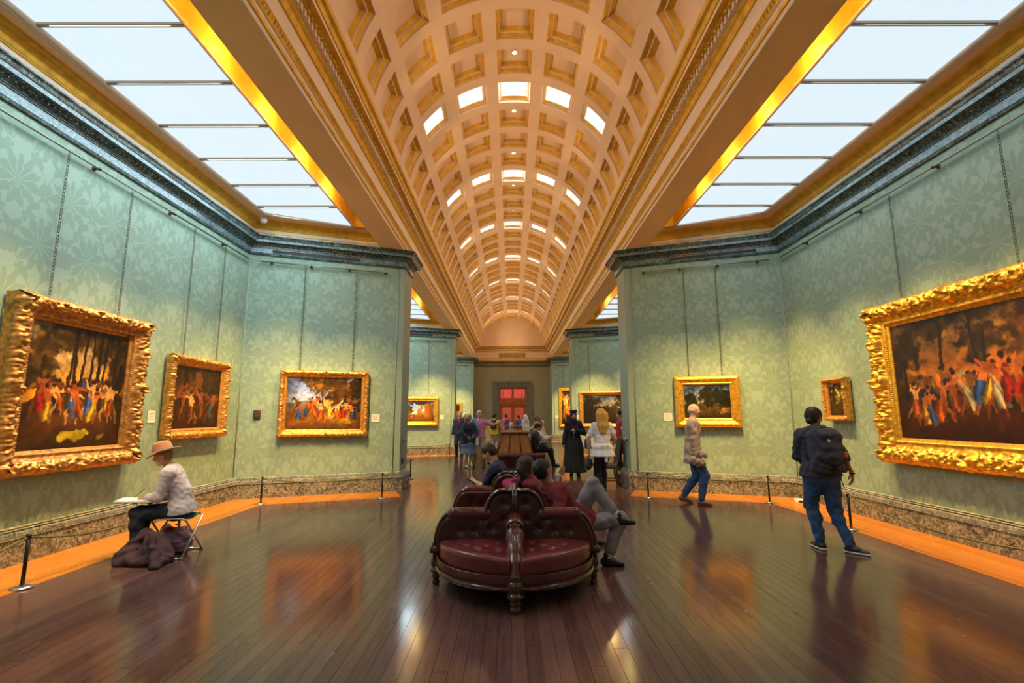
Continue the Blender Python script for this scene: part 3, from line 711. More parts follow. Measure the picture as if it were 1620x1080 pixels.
# ---------------------------------------------------------------- side bays: cove, flat ceiling, skylights
wn = 1
for k in (-1, 0, 1, 2):
    b = bay(k); yw = lambda h: (HW-h)*.365
    for s in (-1, 1):
        X = lambda h: CX+s*h
        y0w, y1w = b['c0']-yw(SO), b['c1']+yw(SO)
        P = [(SO, y0w), (HW, b['c0']), (HW, b['c1']), (SO, y1w)]
        if k == -1: P = [(HW, YBACK), (HW, b['c1']), (SO, y1w)]
        sweep('trim_%d' % (20+wn), P, [(.10, 5.33), (.10, 5.40), (.118, 5.405), (.118, 5.418), (.10, 5.422), (.10, 5.485), (.125, 5.49), (.125, 5.505), (.135, 5.51), (.155, 5.56), (.20, 5.61), (.25, 5.625), (.26, 5.64), (.27, 5.65)],
              ['cream_pale', 'gilt'], [0, 1, 1, 1, 0, 1, 1, 1, 1, 1, 1, 1, 1], s, label='cream and gilt cove under the %s skylight, bay %d' % (SIDE[s], k+2))
        # flat margin
        gy0 = max(b['gi0'], YBACK); go0 = max(b['go0'], YBACK)
        z = 5.65
        V = [(X(SO), y1w, z), (X(HW), b['c1'], z), (X(GO), b['go1'], z), (X(GI), b['gi1'], z), (X(SO), b['gi1']+.16, z),
             (X(HW), max(b['c0'], YBACK), z), (X(GO), go0, z), (X(SO), max(y0w, YBACK), z), (X(GI), gy0, z), (X(SO), max(gy0-.14, YBACK), z)]
        Fc = [(0, 1, 2, 3, 4), (1, 5, 6, 2)]+([(5, 7, 9, 8, 6)] if k >= 0 else [])
        tag(ob('ceiling', V, Fc, 'cream_warm_bounce'), 'flat cream margin around the %s skylight, bay %d' % (SIDE[s], k+2), kind='structure')
        # trough
        tr = MB(); ya, yb = gy0-.1, b['gi1']+.1
        tr.box((X(GI+.02), (ya+yb)/2, 5.86), (.03, yb-ya, .42)); tr.box((X(3.25), (ya+yb)/2, 6.06), (.5, yb-ya, .03)); tr.box((X(3.25), yb+.03, 5.86), (.48, .04, .42)); tr.box((X(3.25), ya-.03, 5.86), (.48, .04, .42))
        tag(tr.build('trim_%d' % (40+wn), 'gilt_cove'), 'gilded lamp trough beside the %s skylight, bay %d' % (SIDE[s], k+2), kind='structure')
        # skylight window
        W_ = empty('window_%d' % wn, (0, 0, 0), kind='structure', label='frosted skylight over the %s side of bay %d' % (SIDE[s], k+2))
        def yfar(h): return b['gi1']+(b['go1']-b['gi1'])*(h-GI)/(GO-GI)
        def ynear(h): return max(b['gi0']+(b['go0']-b['gi0'])*(h-GI)/(GO-GI), YBACK)
        bars = [4.604+.905*j+k*PITCHB for j in range(-2, 6)]
        bars = [q for q in bars if ynear(GO) < q < yfar(GO)+.6 and q > YBACK]
        edges = [None]+bars+[None]; fr = MB()
        for j in range(len(edges)-1):
            y0, y1 = edges[j], edges[j+1]
            Q = []
            for h in (GI, GO): Q.append((h, y0 if y0 is not None else ynear(h)))
            for h in (GO, GI): Q.append((h, y1 if y1 is not None else yfar(h)))
            # clip the pane to the slanting ends
            Q = [(h, min(max(y, ynear(h)), yfar(h))) for h, y in Q]
            if y1 is None and y0 is not None:
                ho = GI+(y0-b['gi1'])*(GO-GI)/(b['go1']-b['gi1'])
                if ho < GO: Q = [(GI, y0), (ho, y0), (GI, b['gi1'])]
            if y0 is not None and y1 is not None and y1 > yfar(GO):
                ho = GI+(y1-b['gi1'])*(GO-GI)/(b['go1']-b['gi1']); Q = [(GI, y0), (GO, min(y0, yfar(GO))), (GO, yfar(GO)), (ho, y1), (GI, y1)]
            V = [(X(h), y, z_) for z_ in (ZG, ZG+.02) for h, y in Q]; n = len(Q)
            Fc = [tuple(range(n)), tuple(range(n, 2*n))[::-1]]+[(i, (i+1) % n, n+(i+1) % n, n+i) for i in range(n)]
            ob('pane', V, Fc, 'skylight', W_)
        for q in bars:
            ho = GO
            if q > yfar(GO): ho = GI+(q-b['gi1'])*(GO-GI)/(b['go1']-b['gi1'])
            MB().box((X((GI+ho)/2), q, ZG-.012), (ho-GI, .045, .03)).box((X((GI+ho)/2), q, ZG-.03), (ho-GI, .018, .02)).build('glazing_bar', 'bar_metal', W_)
        fp = [(GI, ynear(GI)), (GO, ynear(GO)), (GO, yfar(GO)), (GI, yfar(GI))]
        for (o0, zz, r_) in ((-.0, ZG-.02, .028), (.055, ZG-.016, .026), (.11, ZG-.008, .02)):
            pp = [(GI, ynear(GI)-o0), (GO+o0, ynear(GO)-o0*.8), (GO+o0, yfar(GO)+o0*.8), (GI, yfar(GI)+o0)]
            if k == -1: pp = pp[1:]
            for i in range(len(pp)-1): fr.tube([(X(pp[i][0]), pp[i][1], zz), (X(pp[i+1][0]), pp[i+1][1], zz)], r_, 6)
        fr.tube([(X(GI), ynear(GI), ZG-.012), (X(GI), yfar(GI), ZG-.012)], .02, 6)
        fr.build('frame', 'cream_pale', W_)
        wn += 1
# roof over the side bays (closes the space above the skylights)
for s in (-1, 1):
    tag(MB().box((CX+s*(HW+SO)/2+s*.1, (YEND+YBACK)/2, 6.12), (HW-SO+.6, YEND-YBACK, .04)).build('ceiling', 'cream_warm_bounce'), 'roof slab above the %s skylights' % SIDE[s], kind='structure')

# ---------------------------------------------------------------- floor planks and pale border boards
PW, PL = .1, 2.0
pl_me = MB().box((0, 0, -.01), (PW-.0025, PL-.003, .02)).mesh('plank', 'floor_wood')
cand = []
rr = random.Random(3)
for i in range(-55, 57):
    x = (i+.5)*PW; off = rr.random()*PL; j = 0; y = YBACK-PL+off
    while y < YEND:
        c = Vector((x, y+PL/2))
        hw = 5.5
        if abs(x-CX) < hw: cand.append((x, y+PL/2))
        y += PL
def inview(x, y):
    for q in (-.9, -.45, 0, .45, .9):
        yy = y+q
        if yy > 2.6 and abs(x)/yy < 1.03 and yy < 14: return True
    return False
vis = sorted([c for c in cand if inview(*c)], key=lambda c: math.hypot(*c))
first = vis[:300]; fs = set(first)
for x, y in first: inst('plank', pl_me, floor, (x, y, 0))
V = []; Fc = []
for x, y in cand:
    if (x, y) in fs: continue
    n = len(V); a, b_ = PW/2-.00125, PL/2-.0015
    V += [(x-a, y-b_, 0), (x+a, y-b_, 0), (x+a, y+b_, 0), (x-a, y+b_, 0), (x-a, y-b_, -.02), (x+a, y-b_, -.02), (x+a, y+b_, -.02), (x-a, y+b_, -.02)]
    Fc += [(n, n+1, n+2, n+3), (n+4, n+5, n+1, n), (n+5, n+6, n+2, n+1), (n+6, n+7, n+3, n+2), (n+7, n+4, n, n+3)]
p_ = ob('far_planks', V, Fc, 'floor_wood', floor); p_['kind'] = 'stuff'
for s in (-1, 1):
    for k in (0, 1, 2):
        b = bay(k); BW = .84/7
        P = [(HP+.05, b['s0']), (HW, b['c0']), (HW, b['c1']), (HP+.05, b['s1'])]
        for j in range(7):
            o0, o1 = .05+j*BW, .05+(j+1)*BW-.002
            A, B_ = offset_path(P, o0), offset_path(P, o1)
            for i in range(3):
                q = [A[i], A[i+1], B_[i+1], B_[i]]
                V = [(CX+s*p.x, p.y, z) for z in (.003, -.004) for p in q]
                ob('border_board', V, [(0, 1, 2, 3) if s < 0 else (3, 2, 1, 0), (0, 4, 5, 1), (1, 5, 6, 2), (2, 6, 7, 3), (3, 7, 4, 0)], 'border_wood', floor)
# ================================================================ paintings
def fbm(nx, ny, sc, seed, octv=4):
    r = np.random.default_rng(seed); out = np.zeros((ny, nx)); amp = 1.; tot = 0
    for o in range(octv):
        gx, gy = max(2, int(sc*nx/ny*2**o))+2, max(2, int(sc*2**o))+2; g = r.random((gy, gx))
        x = np.linspace(0, gx-2.001, nx); y = np.linspace(0, gy-2.001, ny); xi, yi = x.astype(int), y.astype(int); fx, fy = x-xi, y-yi
        fx = fx*fx*(3-2*fx); fy = fy*fy*(3-2*fy)
        a = g[yi][:, xi]*(1-fx)+g[yi][:, xi+1]*fx; b = g[yi+1][:, xi]*(1-fx)+g[yi+1][:, xi+1]*fx
        out += amp*(a*(1-fy[:, None])+b*fy[:, None]); tot += amp; amp *= .55
    return out/tot
def cap(X, Y, a, b, ra, rb=None):
    rb = ra if rb is None else rb; d = (b[0]-a[0], b[1]-a[1]); L = d[0]**2+d[1]**2+1e-9
    t = np.clip(((X-a[0])*d[0]+(Y-a[1])*d[1])/L, 0, 1); return np.hypot(X-a[0]-t*d[0], Y-a[1]-t*d[1])-(ra+(rb-ra)*t)
def lay(img, mask, col, soft=.006, d=None):
    a = np.clip(.5-mask/soft, 0, 1)[..., None]; img[:] = img*(1-a)+np.asarray(col)*a
def figure(img, X, Y, x, y, s, dr, sk, r, pose=0):
    lean = (r.random()-.5)*1.3; hd = (x+lean*.30*s, y+.46*s-.12*abs(lean)*s); cr = .45+.55*r.random(); y = y-(1-cr)*.2*s; hd = (hd[0], hd[1]-(1-cr)*.2*s)
    for q in (-1, 1):
        kx = x+q*s*(.05+.16*r.random()); lay(img, cap(X, Y, (x+q*.03*s, y), (kx, y-.22*s*cr), .045*s, .032*s), np.array(sk)*.85); lay(img, cap(X, Y, (kx, y-.22*s*cr), (kx+q*.10*s*(r.random()-.4), y-.43*s*cr), .03*s, .02*s), np.array(sk)*.7)
    sh = (x+lean*.2*s, y+.30*s)
    lay(img, cap(X, Y, sh, (x, y+.02*s), .075*s, .07*s), sk)
    dx = (r.random()-.5)*.22*s
    for q in range(5):
        o = (q-2)*.028*s; sh_ = (.55, .85, 1.15, .95, .6)[q]; lay(img, cap(X, Y, (x+o*.9, y+(.09+.03*r.random())*s), (x+dx+o*1.5, y-(.10+.12*r.random())*s), .030*s, .042*s), np.minimum(np.array(dr)*sh_, 1))
    if r.random() < .6: lay(img, cap(X, Y, (sh[0]-.05*s, sh[1]+.02*s), (x+.05*s, y+.05*s), .022*s, .035*s), np.array(dr)*.9)
    if r.random() < .35: lay(img, cap(X, Y, (sh[0], sh[1]), (sh[0]+(r.random()-.5)*.5*s, sh[1]+.1*s*r.random()), .02*s, .045*s), np.array(dr)*.8)
    for q in (-1, 1):
        e = (sh[0]+q*s*(.10+.08*r.random()), sh[1]-s*(.10-.25*r.random())); w_ = (e[0]+q*s*.13*(r.random()-.2), e[1]+s*(r.random()-.35)*.28)
        lay(img, cap(X, Y, sh, e, .035*s, .028*s), np.array(sk)*.95); lay(img, cap(X, Y, e, w_, .026*s, .018*s), sk)
    lay(img, np.hypot(X-hd[0], Y-hd[1])-.055*s, np.array(sk)*.95); lay(img, np.hypot(X-hd[0]+.008*s, Y-hd[1]-.025*s)-.05*s, (.16, .08, .03))
def paint(style, asp, nx, seed):
    ny = int(nx/asp); r = np.random.default_rng(seed); X, Y = np.meshgrid(np.linspace(0, asp, nx), np.linspace(0, 1, ny)); X0 = X/asp
    img = np.zeros((ny, nx, 3)); n1 = fbm(nx, ny, 3, seed); n2 = fbm(nx, ny, 8, seed+1); n3 = fbm(nx, ny, 20, seed+2)
    def mixc(a, b, t): return np.asarray(a)*(1-t[..., None])+np.asarray(b)*t[..., None]
    st = style
    img[:] = mixc(st['hor'], st['sky'], np.clip((Y-.45)/.5+(n1-.5)*.5, 0, 1))
    cl = np.clip((n1*.6+n2*.4-.5)*5, 0, 1)*np.clip((Y-.5)*4, 0, 1); img[:] = img*(1-.7*cl[..., None])+np.asarray(st['cloud'])*.7*cl[..., None]
    hh = .47+.08*np.sin(X*5+seed)+(n1-.5)*.15; lay(img, Y-hh, st['hill'], .03)
    gg = st.get('ground_h', .34)+(n1-.5)*.12; lay(img, Y-gg, st['ground'], .03); img[:] *= (.72+.55*n2[..., None])
    for (cx, cy, rx, ry, c) in st['trees']:
        d = np.hypot((X0-cx)/rx, (Y-cy)/ry)-1+(n2-.5)*1.4+(n3-.5)*.9; k = np.clip(-d*3, 0, 1)[..., None]
        leaf = np.asarray(c)*(.45+1.1*n3[..., None]); img[:] = img*(1-k)+leaf*k
        lay(img, cap(X, Y, (cx*asp, gg.mean()-.02), (cx*asp+.03, cy), .018, .012), np.asarray(c)*.5, .01)
    for (x0, x1) in st.get('trunks', []): lay(img, cap(X, Y, (x0*asp, .30), (x1*asp, .98), .016, .010), (.14, .075, .02), .008)
    for (x0, y0, x1, y1, c) in st.get('blocks', []):
        d = np.maximum(np.abs(X0-(x0+x1)/2)-(x1-x0)/2, np.abs(Y-(y0+y1)/2)-(y1-y0)/2)+(n2-.5)*.02; lay(img, d, np.asarray(c), .012)
    for i in range(st.get('n', 0)):                # shadowy figures behind
        x = asp*(.06+.9*r.random()); figure(img, X, Y, x, st.get('fy', .3)+.10*st.get('fs', .38)+.1*r.random()*st.get('fs', .38), st.get('fs', .38)*(.6+.3*r.random()), np.array(st['dr'][r.integers(len(st['dr']))])*.45, np.array(st['sk'][r.integers(len(st['sk']))])*.6, r)
    for i in range(st.get('n', 0)):
        x = asp*(.10+.82*(i+.5)/st['n']+.05*(r.random()-.5)); y = st.get('fy', .30)+.10*(r.random()-.5)*st.get('spread', 1)
        figure(img, X, Y, x, y, st.get('fs', .38)*(.85+.3*r.random()), st['dr'][r.integers(len(st['dr']))], st['sk'][r.integers(len(st['sk']))], r)
    for (x, y, s, c) in st.get('cloths', []):
        for q in range(4): lay(img, cap(X, Y, (asp*x+s*(r.random()-.5), y+.2*s*(r.random()-.5)), (asp*x+s*(r.random()-.5), y+.3*s*(r.random()-.5)), .16*s, .07*s), np.asarray(c)*(.6+.5*r.random()))
    # brushy displacement, light from the left, dark edges
    wx = (fbm(nx, ny, 14, seed+5, 3)-.5); wy = (fbm(nx, ny, 14, seed+6, 3)-.5); ii, jj = np.meshgrid(np.arange(ny), np.arange(nx), indexing='ij'); am = .04*ny
    img = img[np.clip((ii+wy*am).astype(int), 0, ny-1), np.clip((jj+wx*am).astype(int), 0, nx-1)]
    lum = img.mean(-1); gx = np.roll(lum, -1, 1)-np.roll(lum, 1, 1); img = img*(1-.9*np.clip(gx, -.35, .35)[..., None])
    ed = np.minimum(np.minimum(X0, 1-X0), np.minimum(Y, 1-Y)); img *= (.62+.38*np.clip(ed/.16, 0, 1))[..., None]
    img *= (.62+.75*n3[..., None])*(.8+.4*n1[..., None])*st.get('gain', 1.)
    return np.clip(img, 0, 1)
def canvas_mesh(w_, h_, style, seed, nx=None):
    nx = nx or int(min(230, max(40, w_*110))); img = paint(style, w_/h_, nx, seed); ny = img.shape[0]
    xs = np.linspace(w_/2, -w_/2, nx); zs = np.linspace(-h_/2, h_/2, ny); XX, ZZ = np.meshgrid(xs, zs)
    V = np.stack([XX.ravel(), np.zeros(nx*ny), ZZ.ravel()], 1); i = np.arange(nx*ny).reshape(ny, nx)
    Q = np.stack([i[:-1, :-1].ravel(), i[1:, :-1].ravel(), i[1:, 1:].ravel(), i[:-1, 1:].ravel()], 1)
    me = fast_mesh('canvas', V, Q, 'painted'); lin = np.where(img <= .04045, img/12.92, ((img+.055)/1.055)**2.4)
    a = me.color_attributes.new('paint', 'FLOAT_COLOR', 'POINT'); a.data.foreach_set('color', np.concatenate([lin.reshape(-1, 3), np.ones((nx*ny, 1))], 1).astype(np.float32).ravel())
    return me
def frame_mesh(w_, h_, fw, dep, amp, mat, seed, res=.012, scal=1.):
    r = np.random.default_rng(seed); prof = np.array([(0, 0), (0, .70), (.03, .78), (.10, .87), (.22, .97), (.36, 1.0), (.52, .86), (.66, .62), (.74, .56), (.80, .60), (.86, .60), (.90, .44), (1.0, .36), (1.0, .12)])
    L = np.concatenate([[0], np.cumsum(np.hypot(np.diff(prof[:, 0])*fw, np.diff(prof[:, 1])*dep))]); nt = max(10, int(L[-1]/res)) if amp > .004 else 16
    tt = np.linspace(0, L[-1], nt) if amp > .004 else L; T = np.interp(tt, L, prof[:, 0]); Hh = np.interp(tt, L, prof[:, 1])*dep
    W, H = w_/2+fw, h_/2+fw; Vs = []; Qs = []; base = 0
    for side in range(4):
        A, B = (W, H) if side % 2 == 0 else (H, W); ns = max(8, int(2*A/res)) if amp > .004 else 3
        S = np.linspace(-1, 1, ns)[:, None]; t = T[None, :]; al = S*(A-t*fw); ac = (B-t*fw)+0*S; hh = Hh[None, :]+0*S
        if amp > .004:
            env = np.clip(np.sin(np.clip(t/.74, 0, 1)*PI), 0, 1)**.5; orn = np.zeros((ns, len(T))); sil = np.zeros((ns, len(T))); acr = t*fw+0*S
            sw = []; p = max(.05, fw*.30); c0 = -A
            while c0 < A:                                 # leafy scrolls in two staggered rows
                for rw, (tc, rad) in enumerate(((.20, .30), (.50, .26))):
                    sw.append((c0+p*(.5*rw+.25*r.random()), (tc+.06*(r.random()-.5))*fw, fw*rad*(.75+.5*r.random()), r.integers(0, 2)*2-1, r.random()*6.3, 1.))
                c0 += p
            for c_, big in ((-A+fw*.35, 1.5), (A-fw*.35, 1.5), (0, 1.5), (-A*.5, 1.1), (A*.5, 1.1)): sw.append((c_, .26*fw, fw*.42*big**.5, 1, 0., 1.5*big))
            for (ca, cc, rad, sg, ph, w8) in sw:
                dx, dy = al-ca, acr-cc; q = np.hypot(dx, dy)/rad; m = q < 1.15
                if not m.any(): continue
                th = np.arctan2(dy, dx)*sg; b_ = np.clip(1-q*q, 0, 1); v_ = w8*b_**.7*(.50+.50*np.cos(1*th+6.5*q+ph)); v_ = v_+w8*.25*np.clip(1-(q/.28)**2, 0, 1)
                v_ = v_*(.8+.2*np.cos(5*th+ph)); orn = np.maximum(orn, v_)
                sil = np.maximum(sil, np.where(np.abs(dx) < rad, w8*np.sqrt(np.clip(1-(dx/rad)**2, 0, 1))*(.7+.3*np.cos(dx/rad*9+ph)), 0)*(1-np.clip(cc/fw/.5, 0, 1)))
            e2 = np.where(t > .78, 1, 0)*np.where(t < .88, 1, 0)
            hh = hh+amp*env*(1.7*orn-.35)+e2*amp*.25*np.sin(al*2*PI/.03)
            ac = ac+scal*amp*(1-t)**2*(.9*sil-.1)*np.clip((Hh[None, :]/dep-.40)/.25, 0, 1)
        if side == 0: x, z = al, -ac
        elif side == 1: x, z = ac, al
        elif side == 2: x, z = -al, ac
        else: x, z = -ac, -al
        Vs.append(np.stack([x.ravel(), hh.ravel(), z.ravel()], 1)); n2 = len(T); i = np.arange(ns*n2).reshape(ns, n2)+base
        Qs.append(np.stack([i[:-1, :-1].ravel(), i[:-1, 1:].ravel(), i[1:, 1:].ravel(), i[1:, :-1].ravel()], 1)); base += ns*n2
    me = fast_mesh('frame', np.concatenate(Vs), np.concatenate(Qs), mat)
    if amp <= .004:
        try: me.set_sharp_from_angle(angle=R(30))
        except Exception: pass
    return me
def chain_mesh(L, fine):
    m = MB()
    if not fine: return m.tube([(0, 0, 0), (0, 0, L)], .007, 5).mesh('chain', 'chain')
    n = int(L/.042)
    for i in range(n):
        z = (i+.5)*L/n; a, b = .0135, .026; pts = []
        for j in range(8):
            q = 2*PI*j/8; x = a*math.cos(q); pts.append((x, 0, z+b*math.sin(q)) if i % 2 else (0, x, z+b*math.sin(q)))
        m.tube(pts, .0042, 4, closed=True)
    return m.mesh('chain', 'chain')
ZRAIL = 4.80
def painting(name, label, p, n, w_, h_, fw, dep, amp, mat, style, seed, tilt=0., chains=None, fine=True, scal=1., res=.012):
    """p: centre of the picture on the wall; n: wall normal into the room"""
    n = Vector(n).normalized(); rz = math.atan2(-n.x, n.y)
    e = empty(name, Vector(p)+n*(.03+tilt*.0), rz, label, 'painting')
    f = inst('frame', frame_mesh(w_, h_, fw, dep, amp, mat, seed, res, scal), e)
    c = inst('canvas', canvas_mesh(w_, h_, style, seed), e, (0, dep*.30, 0))
    MB().box((0, -.008, 0), (w_+fw, .03, h_+fw)).build('backing_board', 'oak_dark', e)
    for x in (chains if chains is not None else (-.36*w_, .36*w_)):
        z0 = h_/2+fw*.8; inst('chain', chain_mesh(ZRAIL-.02-p[2]-z0, fine), e, (x, .03, z0))
    return e
RED, ORG, BLU, YEL, WHT, GRN = (.66, .13, .05), (.76, .34, .08), (.20, .34, .62), (.84, .64, .14), (.80, .72, .55), (.30, .28, .10)
SK = [(.90, .58, .26), (.80, .42, .16), (.92, .66, .36), (.68, .32, .12)]
ST = dict(
 revel=dict(sky=(.45, .42, .42), hor=(.95, .62, .08), cloud=(.75, .60, .42), hill=(.30, .16, .04), ground=(.34, .18, .05), trees=[(.12, .72, .22, .34, (.30, .20, .05)), (.38, .92, .2, .16, (.34, .24, .05)), (.66, .9, .26, .2, (.30, .21, .05)), (.9, .72, .16, .4, (.24, .15, .04))],
    trunks=[(.44, .42), (.49, .53), (.62, .60), (.67, .69), (.74, .75), (.86, .88)], n=9, fs=.40, fy=.36, dr=[BLU, ORG, RED, YEL, ORG, BLU, GRN], sk=SK, cloths=[(.5, .10, .24, (.95, .80, .10)), (.8, .08, .12, YEL), (.2, .08, .25, (.45, .26, .06))], gain=.9),
 dusk=dict(sky=(.30, .20, .06), hor=(.62, .32, .05), cloud=(.55, .33, .09), hill=(.36, .20, .04), ground=(.28, .13, .03), trees=[(.8, .75, .35, .4, (.22, .15, .03)), (.2, .9, .3, .2, (.25, .16, .04))], n=4, fs=.62, fy=.36, dr=[(.55, .30, .06), (.28, .36, .40), (.55, .32, .12)], sk=SK, gain=.85),
 nymphs=dict(sky=(.36, .48, .82), hor=(.72, .74, .84), cloud=(.62, .58, .60), hill=(.45, .38, .30), ground=(.50, .30, .07), trees=[(.45, .88, .28, .2, (.44, .28, .05)), (.75, .75, .32, .42, (.32, .20, .04)), (.93, .6, .14, .5, (.22, .13, .03))], n=8, fs=.50, fy=.36, dr=[BLU, ORG, YEL, RED, ORG, (.22, .32, .48)], sk=SK, cloths=[(.75, .13, .3, (.92, .70, .10))]),
 crowd=dict(sky=(.34, .30, .20), hor=(.86, .45, .08), cloud=(.62, .40, .12), hill=(.40, .24, .06), ground=(.27, .10, .04), trees=[(.07, .66, .14, .3, (.20, .12, .03)), (.35, .93, .3, .14, (.25, .17, .04)), (.62, .8, .16, .2, (.24, .15, .03)), (.93, .85, .22, .3, (.40, .24, .06))], trunks=[(.60, .57)],
    n=13, fs=.42, fy=.33, spread=2.2, dr=[RED, BLU, ORG, YEL, RED, WHT, ORG, (.35, .28, .08), RED], sk=SK, gain=.8),
 park=dict(sky=(.20, .34, .62), hor=(.72, .66, .50), cloud=(.55, .60, .70), hill=(.25, .24, .10), ground=(.30, .22, .06), trees=[(.16, .52, .16, .34, (.13, .13, .04)), (.5, .65, .26, .34, (.15, .14, .04)), (.83, .62, .24, .38, (.13, .12, .03))], blocks=[(.80, .16, .98, .30, (.62, .42, .14))], n=3, fs=.2, fy=.22, dr=[ORG, WHT], sk=SK, gain=.9),
 grove=dict(sky=(.62, .56, .30), hor=(.80, .70, .40), cloud=(.85, .78, .55), hill=(.45, .34, .10), ground=(.25, .16, .04), trees=[(.2, .6, .3, .5, (.20, .16, .04)), (.65, .8, .25, .16, (.32, .26, .06)), (.7, .45, .3, .18, (.30, .26, .07))], trunks=[(.2, .25), (.62, .66)], n=0),
 ruins=dict(sky=(.36, .50, .82), hor=(.82, .82, .84), cloud=(.86, .86, .92), hill=(.60, .62, .56), ground=(.55, .33, .06), trees=[(.12, .80, .16, .16, (.20, .14, .03)), (.40, .55, .18, .2, (.30, .24, .05)), (.70, .9, .2, .12, (.25, .20, .04))], blocks=[(.62, .28, .72, .62, (.72, .46, .12)), (.78, .22, .97, .86, (.62, .36, .07))], n=3, fs=.16, fy=.24, dr=[WHT, ORG], sk=SK),
 gloom=dict(sky=(.28, .34, .42), hor=(.66, .60, .52), cloud=(.62, .60, .62), hill=(.22, .17, .08), ground=(.20, .12, .05), trees=[(.15, .62, .22, .5, (.16, .10, .04)), (.45, .50, .3, .16, (.17, .13, .05)), (.85, .62, .24, .5, (.30, .21, .06))], n=0, gain=.85),
 saint=dict(sky=(.10, .06, .03), hor=(.20, .11, .03), cloud=(.3, .18, .05), hill=(.14, .08, .02), ground=(.10, .05, .02), trees=[], n=2, fs=1.0, fy=.5, dr=[(.82, .40, .08), (.80, .55, .15)], sk=SK))
XL, XR = CX-HW, CX+HW
ZRAIL = 4.80
painting('painting', 'large square painting of revellers in a deep carved reddish gold frame, left wall', (XL, 6.14, 1.95), (1, 0, 0), 1.42, 1.46, .255, .20, .030, 'frame_bronze', ST['revel'], 11)
painting('painting', 'dark brown figure painting in a gilt frame hanging above the seated artist in the hat', (XL, 8.52, 1.91), (1, 0, 0), 1.27, 1.02, .155, .13, .019, 'frame_copper', ST['dusk'], 12, scal=1.3)
nL = Vector((-(bay(0)['s1']-bay(0)['c1']), 0, 0)); dL = Vector((HW-HS, bay(0)['s1']-bay(0)['c1'], 0)).normalized()
def slant(k, s):   # point and inward normal of a slanting wall
    b = bay(k); d = Vector((-s*(HW-HS), b['s1']-b['c1'], 0)).normalized(); n = Vector((-s*d.y*-1*s, 0, 0))
    n = Vector((d.y, -d.x, 0)); n = n if n.y < 0 else -n
    return Vector((CX+s*HW, b['c1'], 0)), n, d
def slant_rect(k, s, pts, off=.08):
    p, n, d = slant(k, s); q = [on_plane(u, v, p+n*off, n) for u, v in pts]
    c = sum(q, Vector())/len(q); hs = [(x-c).dot(d) for x in q]; zs = [x.z for x in q]
    w_ = (max(hs)-min(hs)); h_ = sum(sorted(zs)[2:])/2-sum(sorted(zs)[:2])/2
    return c-n*off, n, w_, h_
c, n, w_, h_ = slant_rect(0, -1, [(444, 585), (584, 589), (580, 690), (438, 689)])
painting('painting', 'mythological painting with a patch of blue sky in a gilt frame, left slanting wall', c, n, w_-.30, h_-.28, .145, .12, .017, 'frame_copper', ST['nymphs'], 13)
painting('painting', 'huge crowded figure painting in a massive scrolled bright gold frame, right wall', (XR, 6.02, 2.05), (-1, 0, 0), 2.14, 1.58, .34, .18, .036, 'frame_gold', ST['crowd'], 14, chains=(-.82, .82))
painting('painting', 'tiny upright woodland painting in a deep gold frame on the right wall', (XR, 8.43, 1.845), (-1, 0, 0), .42, .54, .085, .13, .010, 'frame_copper', ST['grove'], 15, chains=())
c, n, w_, h_ = slant_rect(0, 1, [(1065, 596), (1170, 593), (1174, 675), (1070, 677)])
painting('painting', 'park landscape in a plain gold frame behind the walker in the pale jacket', c, n, w_-.40, h_-.38, .19, .14, .003, 'frame_gold', ST['park'], 16)
c, n, w_, h_ = slant_rect(1, -1, [(607, 628), (694, 626), (693, 674), (607, 675)])
painting('painting', 'sunny landscape with ruins in a plain bright gold frame, second left bay', c, n, w_-.38, h_-.40, .18, .12, .003, 'frame_gold', ST['ruins'], 17, fine=False)
c, n, w_, h_ = slant_rect(1, 1, [(917, 619), (1005, 618), (1005, 676), (918, 676)])
painting('painting', 'gloomy landscape in a dull gold frame behind the person in the white blouse', c, n, w_-.34, h_-.34, .17, .12, .010, 'frame_copper', ST['gloom'], 18, fine=False, res=.02)
c, n, w_, h_ = slant_rect(2, 1, [(884, 614), (912, 613), (912, 675), (885, 676)])
painting('painting', 'tall dark figure painting in a gold frame, third right bay', c, n, w_-.40, h_-.40, .2, .12, .003, 'frame_gold', ST['saint'], 19, fine=False)
c, n, w_, h_ = slant_rect(2, -1, [(704, 636), (731, 637), (731, 671), (704, 671)])
painting('painting', 'small gold framed painting at the far left of the hall', c, n, w_-.34, h_-.34, .17, .1, .003, 'frame_gold', ST['dusk'], 20, fine=False)

